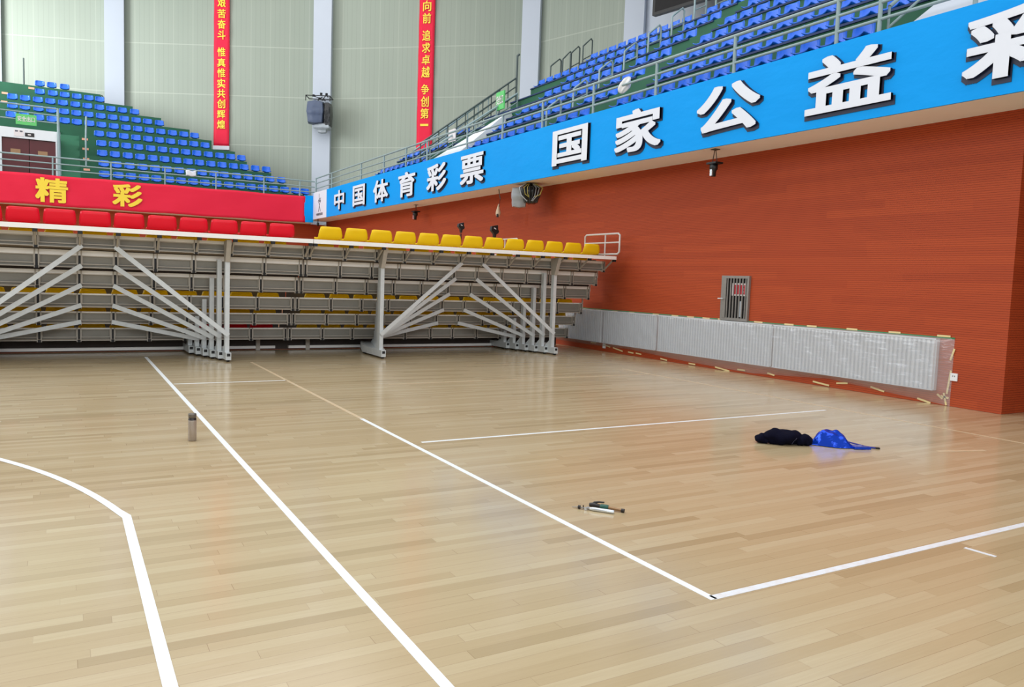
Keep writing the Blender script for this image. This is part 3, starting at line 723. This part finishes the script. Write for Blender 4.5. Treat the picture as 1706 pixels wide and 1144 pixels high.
# seats of the bleachers: shells that face away, seen from behind
def back_seat(mat, taper):
    H_ = .27
    prof = [(.37,.0,.8),(.36,.055,.93),(.30,.075,1),(.10,.06,1),(.045,.075,1),(.02,.12,1),(.002,.20,.5+taper/2),(-.006,.252,taper),(.004,H_,taper-.015)]
    m = MB(); n = len(prof); wd = .455
    def fn(a, b):
        i = min(int(b*(n-1)), n-2); k = b*(n-1)-i
        y, z, h_ = (prof[i][q]*(1-k)+prof[i+1][q]*k for q in range(3)); u = 1-a*2
        return (u*wd/2*h_, y+.035*abs(u)**4*b, z+.02*abs(u)**3*(1-b)-(.012*abs(u)**10 if b > .9 else 0))
    m.grid(13, 2*n-1, fn, mat, True, .022); return m.mesh(mat+'_shell')
RED, YEL = back_seat('red_seat_plastic', .92), back_seat('yellow_seat_plastic', .84)
m = MB(); m.box((-.238,.03,.0),(.238,.10,.028),'white_rail_paint')
FOOT = m.mesh('seat_foot')
def bseat(mesh, x, y, z, label, group, colour):
    o = bpy.data.objects.new('bleacher_seat', mesh); COL.objects.link(o); o.location = (x,y,z)
    tag(o, label, 'seat', group)
    f = bpy.data.objects.new('mounting_foot', FOOT); COL.objects.link(f); f.parent = o
ROWW = ['top','second','third','fourth','fifth','lowest']
for k in range(11):
    x = 3.535-.508*k
    bseat(RED, x, 14.72, DECK[0], 'red bleacher seat on the top deck, %s from the right end of the red row' % NUM[k+1], 'red seats of the top deck', 'red')
for k in range(13):
    x = 4.45+.5095*k
    bseat(YEL, x, 14.72, DECK[0], 'yellow bleacher seat on the top deck, %s from the left end of the yellow row' % NUM[k+1], 'yellow seats of the top deck', 'yellow')
for j in (1,3,4,5):
    for k in range(10):
        x = 3.52-.508*k
        red = j == 5 and k in (0,1,2)
        bseat(RED if red else YEL, x, YJ(j)+.30, DECK[j]+(.03 if j == 1 else .005), '%s seat under the red-topped bleacher, %s row down, %s from its right end' % ('red' if red else 'yellow', NUM[j+1], NUM[k+1]), 'seats of the lower rows, left bleacher', '')
    for k in range(13):
        x = 4.45+.5095*k
        bseat(YEL, x, YJ(j)+.30, DECK[j]+(.03 if j == 1 else .005), 'yellow seat under the yellow-topped bleacher, %s row down, %s from its left end' % (NUM[j+1], NUM[k+1]), 'seats of the lower rows, right bleacher', '')
# ------------------------------------------------------------------ things on the red wall
def ribs(m, y0, y1, z0, z1, x, pitch=.072, depth=.028):
    n = int((y1-y0)/pitch); p = (y1-y0)/n; vs = []
    for k in range(n):
        a = y0+k*p
        for dy, dx in ((0,0),(p*.2,0),(p*.35,-depth),(p*.75,-depth),(p*.9,0)): vs.append((a+dy, x+dx))
    vs.append((y1, x)); N = len(vs)
    m.add([(vx,vy,z0) for vy,vx in vs]+[(vx,vy,z1) for vy,vx in vs], [(i,i+N,i+N+1,i+1) for i in range(N-1)], 'white_radiator')
    m.add([(XW-.002,y0,z0),(XW-.002,y1,z0),(XW-.002,y1,z1),(XW-.002,y0,z1)]+[(x,y0,z0),(x,y1,z0),(x,y1,z1),(x,y0,z1)], [(0,3,7,4),(1,5,6,2),(0,4,5,1),(3,2,6,7)], 'white_radiator')
for (ya, yb), lb in zip(((6.74,9.76),(9.80,12.90),(12.97,14.86),(14.93,17.6)), ('nearest to the wall corner','below the barred hatch','third from the wall corner','farthest, running behind the bleacher')):
    R_ = thing('radiator', 'white ribbed radiator panel under clear film, '+lb, 'radiator', (XW,(ya+yb)/2,.2), 'ribbed radiators along the red wall')
    m = MB(); ribs(m, ya, yb, .22, .95, XW-.065); part(m, 'ribbed_panel', R_)
    m = MB(); m.box((XW-.10,ya,.95),(XW-.001,yb,.972),'white_radiator'); m.box((XW-.10,ya,.205),(XW-.001,yb,.22),'white_radiator'); part(m, 'top_ledge', R_)
F = thing('plastic_film', 'clear plastic film taped over the radiators along the red wall', 'plastic sheet', (XW,11,.5))
def lower(y):
    pts = [(6.5,.0),(6.6,.01),(7.8,.085),(8.6,.14),(9.2,.10),(10.3,.03),(11.4,.05),(12.3,.07),(13.0,.10),(14.0,.14),(14.8,.12),(15.6,.11),(17.6,.13)]
    for (a,p),(b,q) in zip(pts, pts[1:]):
        if a <= y <= b: return p+(q-p)*(y-a)/(b-a)
    return .1
def film(a, b):
    y = 6.52+a*11.0; zl = lower(y); zt = .990; z = zl+(zt-zl)*b
    # hangs off the ledge and is pulled back to the wall at its foot
    out = .125 if z > .22 else .004+.121*max(0,(z-zl)/(max(.02,.22-zl)))
    if b > .97: out = .006
    elif z > .974: out = .05
    out = max(.004, min(.125, out))
    e = min(1, a*11/.20); out = .004+(out-.004)*min(1, max(0,e))
    wr = .008*math.sin(y*7+z*3)+.006*math.sin(y*19-z*11)
    return (XW-out-abs(wr)*min(1,out*20), y, z)
m = MB(); m.grid(200, 22, film, 'clear_plastic_film'); part(m, 'film_sheet', F)
m = MB(); m.box((XW-.008,6.52,.978),(XW-.003,17.5,1.0),'green_tape'); part(m, 'green_tape_line', F)
TP = []
def px_on_wall(px, py):
    r = ray(px, py); return r.y/r.x*XW, 1.6+r.z/r.x*XW
m = MB()
def strip(y0, z0, y1, z1, wd=.028):
    m = MB(); a, b = Vector((XW-.012,y0,z0)), Vector((XW-.012,y1,z1)); m.beam(a, b, .003, wd, 'masking_tape', up=(0,0,1) if abs(z1-z0) < abs(y1-y0) else (0,1,0)); part(m, 'tape_piece', F)
for px in (976,998,1025,1053,1093,1125,1151,1177,1203,1230,1264,1315,1353,1420,1491,1573):
    py = 515+(px-960)*(563-515)/628.; y, z = px_on_wall(px, py); strip(y-.10, z+.02, y+.10, z+.02)
for p, q in (((985,570),(994,571)),((1009,575),(1017,578)),((1022,579),(1038,585)),((1047,586),(1056,588)),((1060,588),(1069,590)),((1101,597),(1112,600)),((1148,605),(1159,607)),((1192,611),(1216,618)),((1229,615),(1242,617)),((1279,621),(1291,625)),((1355,635),(1382,642)),((1394,638),(1413,638)),((1451,644),(1474,652)),((1529,663),(1551,671)),((1591,581),(1584,600)),((1585,617),(1578,656)),((1573,654),(1577,675)),((1562,656),(1571,664)),((1568,659),(1581,663))):
    y0, z0 = px_on_wall(*p); y1, z1 = px_on_wall(*q); strip(y0, z0, y1, z1)
for px, py, lb in ((1590,628,'white wall socket by the right end of the plastic film'),(1007,576,'small white wall socket low on the red wall, beside the bleacher')):
    y, z = px_on_wall(px, py); o = thing('wall_socket', lb, 'socket', (XW,y,z))
    m = MB(); m.box((XW-.02,y-.05,z-.055),(XW,y+.05,z+.055),'white_plastic'); part(m, 'cover', o)
    m = MB(); m.box((XW-.022,y-.018,z+.004),(XW-.02,y-.01,z+.024),'black_plastic'); m.box((XW-.022,y+.01,z+.004),(XW-.02,y+.018,z+.024),'black_plastic'); part(m, 'socket_holes', o)
# barred hatch
G = thing('barred_hatch', 'grey steel barred hatch in the red wall with a red and white notice inside', 'hatch', (XW,10.79,.99))
y0, y1, z0, z1 = 10.44, 11.14, .985, 1.84
m = MB(); m.box((XW-.006,y0+.04,z0+.04),(XW-.002,y1-.04,z1-.04),'dark_recess'); part(m, 'dark_opening', G)
m = MB()
for a, b in (((y0,z0+.05),(y0+.045,z1-.05)),((y1-.045,z0+.05),(y1,z1-.05)),((y0,z0),(y1,z0+.05)),((y0,z1-.05),(y1,z1))): m.box((XW-.05,a[0],a[1]),(XW,b[0],b[1]),'gate_steel')
part(m, 'frame', G)
for k in range(8):
    y = y0+.045+(y1-y0-.09)*(k+.5)/8; m = MB(); m.box((XW-.046,y-.011,z0+.05),(XW-.028,y+.011,z1-.05),'gate_steel'); part(m, 'bar', G)
m = MB(); m.box((XW-.058,y1-.13,z0+.05),(XW-.04,y1-.05,z1-.05),'gate_steel'); part(m, 'lock_stile', G)
m = MB(); m.tube([(XW-.056,y1-.09,1.40),(XW-.11,y1-.09,1.40),(XW-.11,y1+.02,1.395)], .01, 'silver_metal', 6); part(m, 'handle', G)
m = MB(); m.box((XW-.022,10.50,1.46),(XW-.012,10.88,1.70),'sign_white')
for k in range(4): m.box((XW-.025,10.53+.085*k,1.49),(XW-.022,10.58+.085*k,1.67),'sign_red'); 
for k in range(3): m.box((XW-.026,10.52,1.50+.06*k),(XW-.022,10.86,1.515+.06*k),'sign_red')
part(m, 'notice', G)
m = MB(); m.box((XW-.03,10.62,1.06),(XW-.012,10.70,1.36),'pale_grey_tarpaulin'); part(m, 'grey_bag', G)
# corner downpipe
m = MB(); m.tube([(10.95,37.1,2),(10.95,37.1,3.95)], .05, 'white_rail_paint', 10); m.box((10.9,37.1,3.0),(11.0,37.4,3.05),'white_rail_paint'); tag(m.build('downpipe', None, (10.95,37.1,2)), 'pale vertical pipe in the corner behind the first yellow seat', 'pipe')

# ------------------------------------------------------------------ hanging from the soffit
def hang_lamp(x, y, drop, s, label):
    o = thing('hanging_spotlight', label, 'lamp', (x,y,ZS))
    m = MB(); m.box((x-.06,y-.06,ZS-.015),(x+.06,y+.06,ZS),'dark_rail_paint'); part(m, 'ceiling_plate', o)
    m = MB(); zt = ZS-drop; m.tube([(x,y-.01,ZS),(x,y-.07*s,zt+.14*s)], .008, 'black_plastic', 5); m.tube([(x,y+.01,ZS),(x,y+.07*s,zt+.14*s)], .008, 'black_plastic', 5); part(m, 'wire', o)
    m = MB(); m.box((x-.11*s,y-.14*s,zt+.10*s),(x+.11*s,y+.14*s,zt+.14*s),'black_plastic'); part(m, 'hood', o)
    m = MB(); m.lathe([(0,-.16*s),(.055*s,-.16*s),(.06*s,-.05*s),(.09*s,0),(.085*s,.1*s),(0,.1*s)], (x-.02,y,zt), 'black_plastic', 16); part(m, 'housing', o)
    m = MB(); m.box((x-.1*s,y-.03*s,zt-.15*s),(x-.07*s,y+.03*s,zt+.02*s),'silver_metal'); part(m, 'lens_front', o)
hang_lamp(10.40, 10.77, .36, .85, 'black spotlight hanging from the cream soffit above the barred hatch')
hang_lamp(10.75, 25.6, .36, 1.0, 'small dark spotlight hanging under the soffit, above the yellow seats')
o = thing('hanging_spotlight', 'tiny black lamp under the soffit below the emblem panel', 'lamp', (10.3,36.1,ZS))
m = MB(); m.tube([(10.3,36.1,ZS),(10.3,36.1,3.95)], .02, 'black_plastic', 6); part(m, 'wire', o); m = MB(); m.lathe([(0,-.1),(.05,-.08),(.06,.05),(0,.08)], (10.3,36.1,3.9), 'black_plastic', 10); part(m, 'housing', o)
o = thing('hanging_cloth', 'tan cloth bundle on a wire under the soffit, left of the wrapped loudspeaker', 'cloth', (10.6,19.34,ZS))
m = MB(); m.tube([(10.6,19.34,ZS),(10.6,19.28,3.95),(10.6,19.22,3.85)], .012, 'dark_rail_paint', 5); m.tube([(10.6,19.24,3.85),(10.6,19.3,3.62)], .008, 'maroon_door', 5); part(m, 'wire', o)
m = MB(); m.tube([(10.6,19.30,3.72),(10.6,19.32,3.66),(10.6,19.33,3.58),(10.61,19.34,3.50),(10.6,19.33,3.42),(10.6,19.34,3.36)], [.015,.03,.045,.075,.07,.03], 'tan_cloth', 9); m.tube([(10.56,19.29,3.44),(10.56,19.29,3.35)], .03, 'black_plastic', 6); part(m, 'bundle', o)
# wrapped loudspeaker under the soffit
o = thing('loudspeaker', 'loudspeaker wrapped in grey and black plastic, hanging under the cream soffit', 'speaker', (10.55,17.8,3.7))
def rotbox(m, c, sx, sy, sz, yaw, mat, nn=7, puff=.03, seed=0, tz=1, tilt=0):
    rm = Matrix.Rotation(yaw, 3, 'Z') @ Matrix.Rotation(tilt, 3, 'X'); c = Vector(c)
    for ax in range(3):
        for s in (-1,1):
            def fn(a, b, ax=ax, s=s):
                u, v = a*2-1, b*2-1; p = [0,0,0]; p[ax] = s; p[(ax+1)%3] = u; p[(ax+2)%3] = v*s
                q = Vector((p[0]*sx/2, p[1]*sy/2, p[2]*sz/2)); k = 1+puff*(1-u*u)*(1-v*v)*(1.5+math.sin(9*u+seed)+math.cos(7*v+seed*2))
                edge = 1-.05*(abs(p[0])*abs(p[1])+abs(p[1])*abs(p[2])+abs(p[0])*abs(p[2]))
                q = q*k*edge
                if p[2] < 0: q.x *= tz; q.y *= tz
                return c+rm@q
            m.grid(nn, nn, fn, mat)
m = MB(); rotbox(m, onx(865,329,10.45), .40, .46, .52, math.radians(-28), 'pale_grey_tarpaulin', 9, .03, 1, .93, math.radians(6)); part(m, 'grey_wrap', o)
m = MB(); BK = onx(885,324,10.62); rotbox(m, BK, .42, .46, .46, math.radians(-28), 'black_film', 9, .06, 4, .9, math.radians(6)); part(m, 'black_wrap', o)
m = MB()
for k in range(12):
    a = k*.55; c0 = BK+Vector((-.17,-.24,.0)); t1 = Vector((.26*math.cos(a),-.15*math.cos(a),0)); dn = -.1-.05*(k%4)
    m.tube([(10.6+.03*math.sin(k),17.75,ZS), c0+t1*.4+Vector((0,0,.24)), c0+t1+Vector((0,-.02,.14)), c0+t1*.8+Vector((-.01,-.03,dn*.3)), c0+t1*(.3-.08*(k%3))+Vector((0,-.02,dn))], .012 if k%3 else .018, ('cable_yellow','black_plastic','pale_grey_tarpaulin','black_plastic')[k%4], 5)
part(m, 'cables', o)
m = MB(); m.tube([(10.6,17.9,ZS),(10.6,17.9,3.9)], .03, 'dark_rail_paint', 8); part(m, 'hanger', o)
# covered loudspeaker cluster on the white column
P = Vector((11.42,40.0,9.75)); o = thing('loudspeaker', 'large loudspeaker cluster under a grey-blue cover, hung before the white column', 'speaker', P)
m = MB(); rotbox(m, P+Vector((-.2,-.05,-.05)), .85, .8, 1.15, math.radians(-28), 'grey_tarpaulin', 11, .035, 2, .95); part(m, 'grey_cover', o)
m = MB(); rotbox(m, P+Vector((.36,-.16,-.12)), .42, .8, 1.2, math.radians(-28), 'black_film', 9, .04, 5, .95); part(m, 'dark_side', o)
m = MB(); rotbox(m, P+Vector((.12,-.12,-.8)), .8, .6, .45, math.radians(-28), 'pale_grey_tarpaulin', 9, .05, 3, .55); part(m, 'hanging_hem', o)
m = MB(); q = Matrix.Rotation(math.radians(-28), 3, 'Z')
def lq(x, y, z): return P+q@Vector((x,y,z))
for a, b in (((-.62,-.4,.5),(-.62,-.4,.76)),((.58,-.4,.5),(.58,-.4,.76)),((-.62,-.4,.76),(.58,-.4,.76)),((-.62,.4,.76),(.58,.4,.76)),((-.62,-.4,.76),(-.62,.4,.76)),((.58,-.4,.76),(.58,.4,.76)),((-.3,0,.82),(.3,0,.6)),((.1,0,.6),(.3,.1,.92)),((-.1,.0,.6),(.02,.6,.95)),((.3,0,.9),(.3,.8,.9))): m.tube([lq(*a),lq(*b)], .025, 'black_plastic', 6)
for a in ((-.32,0,.84),(.06,0,.94),(.32,.05,.94),(-.02,0,.7)): m.box(lq(*a)-Vector((.05,.05,.05)), lq(*a)+Vector((.05,.05,.05)), 'black_plastic')
part(m, 'hanging_frame', o)
# scoreboard on the far right wall
a = ray(1088,27); A_ = Vector((20.2, a.y/a.x*20.2, 1.6+a.z/a.x*20.2)); b = ray(1150,8); tb = (A_.z-1.6)/b.z; B_ = Vector((b.x*tb, b.y*tb, A_.z))
d = (B_-A_).normalized(); n = Vector((-d.y,d.x,0)); n = -n if n.dot(Vector((-1,-.6,0))) < 0 else n
o = thing('scoreboard', 'large black display board high on the pale right wall', 'screen', A_)
m = MB(); W_ = 7; H_ = 4.5
vs = [A_, A_+d*W_, A_+d*W_+Vector((0,0,H_)), A_+Vector((0,0,H_))]
m.add([v+n*.05 for v in vs]+[v-n*.15 for v in vs], [(3,2,1,0),(4,5,6,7),(0,1,5,4),(1,2,6,5),(2,3,7,6),(3,0,4,7)], 'black_plastic'); part(m, 'housing', o)
m = MB(); e = [A_+d*.12+Vector((0,0,.12)), A_+d*(W_-.12)+Vector((0,0,.12)), A_+d*(W_-.12)+Vector((0,0,H_-.12)), A_+d*.12+Vector((0,0,H_-.12))]
m.add([v+n*.056 for v in e], [(3,2,1,0)], 'dark_recess'); part(m, 'display_face', o)
# black lamps on poles behind the bleachers
for x, zt, s, lb in ((8.80,3.03,.6,'smaller black lamp head on a thin pole behind the yellow seats, left one'),(9.77,3.03,.8,'larger black lamp head on a thin pole behind the yellow seats, right one')):
    o = thing('pole_lamp', lb, 'lamp', (x,18,0), None)
    m = MB(); m.tube([(x+.0,18,.03),(x+.01,18,2.75)], .016, 'black_plastic', 6); part(m, 'pole', o)
    m = MB()
    for k in range(3): m.tube([(x,18,.5),(x+.4*math.cos(k*2.1),18+.4*math.sin(k*2.1),.015)], .014, 'black_plastic', 6)
    part(m, 'tripod', o)
    m = MB(); w2 = .10*s; z0 = zt-.30*s
    m.prism([(-w2,zt-.04),(w2*.9,zt),(w2,zt-.14*s),(w2*1.3,zt-.2*s),(w2*1.1,zt-.27*s),(w2*.5,z0),(w2*.2,z0-.14*s),(-w2*.1,z0-.1*s),(-w2*.2,z0),(-w2*1.2,zt-.18*s)], -.05, .05, lambda u,v,dd: (x+u*1.15,18+dd,v), 'black_plastic'); part(m, 'lamp_head', o)
    m = MB(); m.beam((x-.045*s,17.945,zt-.10*s),(x+.035*s,17.945,zt-.14*s),.004,.03*s,'sign_white'); part(m, 'sticker', o)
# white plastic bag on the fascia railing, paper on the back railing
m = MB(); c = Vector((10.36,13.5,5.79))
def bag(a, b):
    t, f = a*2*PI, b*PI; r = math.sin(f)*(.14+.03*math.sin(3*t)+.03*math.cos(5*t+f*3))
    return (c.x+r*.6*math.cos(t), c.y+r*math.sin(t)-.08*math.cos(f), c.z+.17*math.cos(f)*(1 if b < .5 else .9))
m.grid(28, 16, bag, 'white_plastic'); tag(m.build('plastic_bag', None, c), 'white plastic bag caught on the railing above the blue banner', 'bag')
m = MB(); xb = x_on_row(318, 287, 36.5); zb_ = 5.72; m.grid(10, 6, lambda a,b: (xb-.21+.42*a, 36.44-.03*math.sin(a*9+b*4), zb_-.11+.22*b+.02*math.sin(a*8)), 'white_vinyl', True, .01); tag(m.build('paper_sheet', None, (xb,36.5,zb_)), 'crumpled white sheet on the railing above the red banner', 'paper')

# ------------------------------------------------------------------ things on the floor
bx, by = 1.045, 7.73
o = thing('vacuum_flask', 'brown metal vacuum flask standing on the floor beside the white line', 'bottle', (bx,by,0))
m = MB(); m.lathe([(0,.002),(.034,.002),(.037,.006),(.037,.192),(.036,.196),(0,.196)], (bx,by,0), 'bottle_metal', 32); part(m, 'body', o)
m = MB(); m.lathe([(.0355,.196),(.0355,.210),(.0335,.212),(.0335,.222)], (bx,by,0), 'tool_dark', 32); part(m, 'collar', o)
m = MB(); m.lathe([(.033,.220),(.036,.223),(.0365,.25),(.034,.258),(0,.259)], (bx,by,0), 'bottle_cap', 32); part(m, 'cap', o)
# rolled navy jacket and the blue bag beside it
rt = Vector((.866,-.5,0)); fw = Vector((.5,.866,0)); jc = Vector((6.50,5.52,0))
o = thing('jacket', 'dark navy jacket rolled into a bundle on the floor, left of the blue bag', 'clothing', jc)
def roll(c, L, rad, seed, squash=.75, tipl=.55, lump=.12):
    def fn(a, b):
        s = a*2-1; t = b*2*PI; env = (1-abs(s)**5)**.5 if abs(s) < 1 else 0
        env = max(.05, env*(tipl+(1-tipl)*(1-s*s)))
        r = rad*env*(1+lump*math.sin(5*s+seed+2*t)+.06*math.sin(13*s+seed*3-t*3)+.05*math.cos(4*t+seed))
        z = math.sin(t)*r*squash
        p = c+rt*(s*L/2)+fw*(math.cos(t)*r)
        return (p.x, p.y, max(.004, rad*squash*.86+z))
    return fn
m = MB(); m.grid(40, 28, roll(jc, .44, .115, 1.2, .72), 'navy_cloth'); part(m, 'rolled_body', o)
m = MB(); m.grid(24, 20, roll(jc+rt*.20-fw*.02, .20, .085, 3.1, .72, .7), 'navy_cloth'); part(m, 'sleeve', o)
m = MB(); m.grid(20, 18, roll(jc-rt*.20+fw*.02, .17, .072, 5.3, .75, .7), 'navy_cloth'); part(m, 'sleeve', o)
m = MB(); pr = roll(jc, .45, .117, 1.2, .72); m.tube([pr(.66+.07*k/8, .44+.17*(1-k/8)+.03) for k in range(9)], .0035, 'navy_piping', 5); part(m, 'piping', o)
bc = Vector((6.97,5.27,0))
o = thing('bag', 'shiny blue bag slumped on the floor with its strap trailing to the right', 'bag', bc)
def foil(a, b):
    s = a*2-1; t = b*2-1
    H = .15*math.exp(-((s+.08)/.62)**4)*(1-abs(t)**2.6)*(1-.25*s)
    wdt = .16*(1-.75*max(0,-s)**1.4)*(1-.6*max(0,s)**2)
    cr = .010*math.sin(7*s+3*t)+.006*math.sin(15*s-6*t)+.005*math.cos(11*t+5*s)
    p = bc+rt*(s*.26+.01*math.sin(5*t))+fw*(t*wdt-.03*s)
    return (p.x, p.y, max(.006, H+cr*min(1,H*14)+.006))
m = MB(); m.grid(40, 30, foil, 'blue_foil'); part(m, 'bag_body', o)
m = MB(); q0 = bc+rt*.12-fw*.10
m.prism([(0,0),(.16,.02),(.12,-.05),(.20,-.08),(.03,-.09)], .004, .03, lambda u,v,dd: tuple(q0+rt*u+fw*v+Vector((0,0,dd))), 'blue_foil'); part(m, 'bag_corner', o)
m = MB(); ps = [bc+rt*.12+Vector((0,0,.05)), bc+rt*.22-fw*.03+Vector((0,0,.03)), bc+rt*.31-fw*.07+Vector((0,0,.012)), bc+rt*.40-fw*.10+Vector((0,0,.008))]
for a, b in zip(ps, ps[1:]): m.beam(a, b, .045, .008, 'blue_strap')
part(m, 'strap', o)
m = MB(); m.beam(ps[-1], ps[-1]+rt*.04-fw*.012, .046, .012, 'black_plastic'); part(m, 'strap_end', o)
# tools
def gp(px, py, z=0):
    r = ray(px, py); t = (z-1.6)/r.z; return Vector((r.x*t, r.y*t, z))
a, b = gp(962,847), gp(1023,856); d = (b-a).normalized(); o = thing('caulking_pen', 'slim silver tool lying in front of the green-handled one on the floor', 'tool', a)
L = (b-a).length; Z_ = Vector((0,0,.014))
m = MB(); m.tube([a+d*L*.34+Z_, a+d*L*.42+Z_, a+d*L*.98+Z_, b+Z_], [.009,.0135,.0135,.010], 'silver_metal', 12); part(m, 'barrel', o)
m = MB(); m.tube([a-d*.04+Z_*.6, a+Z_*.8, a+d*L*.35+Z_], [.002,.004,.006], 'gate_steel', 8); part(m, 'needle', o)
m = MB(); m.tube([a+d*.005+Z_, a+d*.022+Z_], .013, 'tool_dark', 10); m.tube([a+d*L*.16+Z_*.4, a+d*L*.16+Z_*2.2], .004, 'tool_dark', 6); m.box(a+d*L*.22+Vector((-.012,-.012,.002)), a+d*L*.30+Vector((.012,.012,.022)), 'silver_metal'); part(m, 'nozzle', o)
a, b = gp(983,845), gp(1040,854); d = (b-a).normalized(); sd = Vector((-d.y,d.x,0)); L = (b-a).length; o = thing('hand_tool', 'hand tool with green grip and brass shaft lying on the floor behind the silver one', 'tool', a); Z_ = Vector((0,0,.02))
m = MB(); m.tube([a+d*L*.30+Z_, a+d*L*.33+Z_, a+d*L*.5+Z_, a+d*L*.54+Z_], [.013,.018,.018,.014], 'tool_green', 14); part(m, 'grip', o)
m = MB(); m.tube([a+d*L*.53+Z_, a+d*L*.97+Z_*.7], .0105, 'tool_brass', 12); part(m, 'shaft', o)
m = MB(); m.tube([b-d*.022+Z_*.7, b+Z_*.7], .014, 'tool_dark', 12); part(m, 'end_cap', o)
m = MB(); m.tube([a-d*.004+Z_, a+d*.02+Z_*1.1, a+d*L*.31+Z_], [.014,.018,.013], 'tool_dark', 12)
m.tube([a+d*.015+Z_*1.2, a+d*.03+Z_*1.9+sd*.01, a+d*.06+Z_*2.3+sd*.012, a+d*.10+Z_*2.4+sd*.012], [.012,.010,.007,.006], 'tool_dark', 8); part(m, 'head', o)
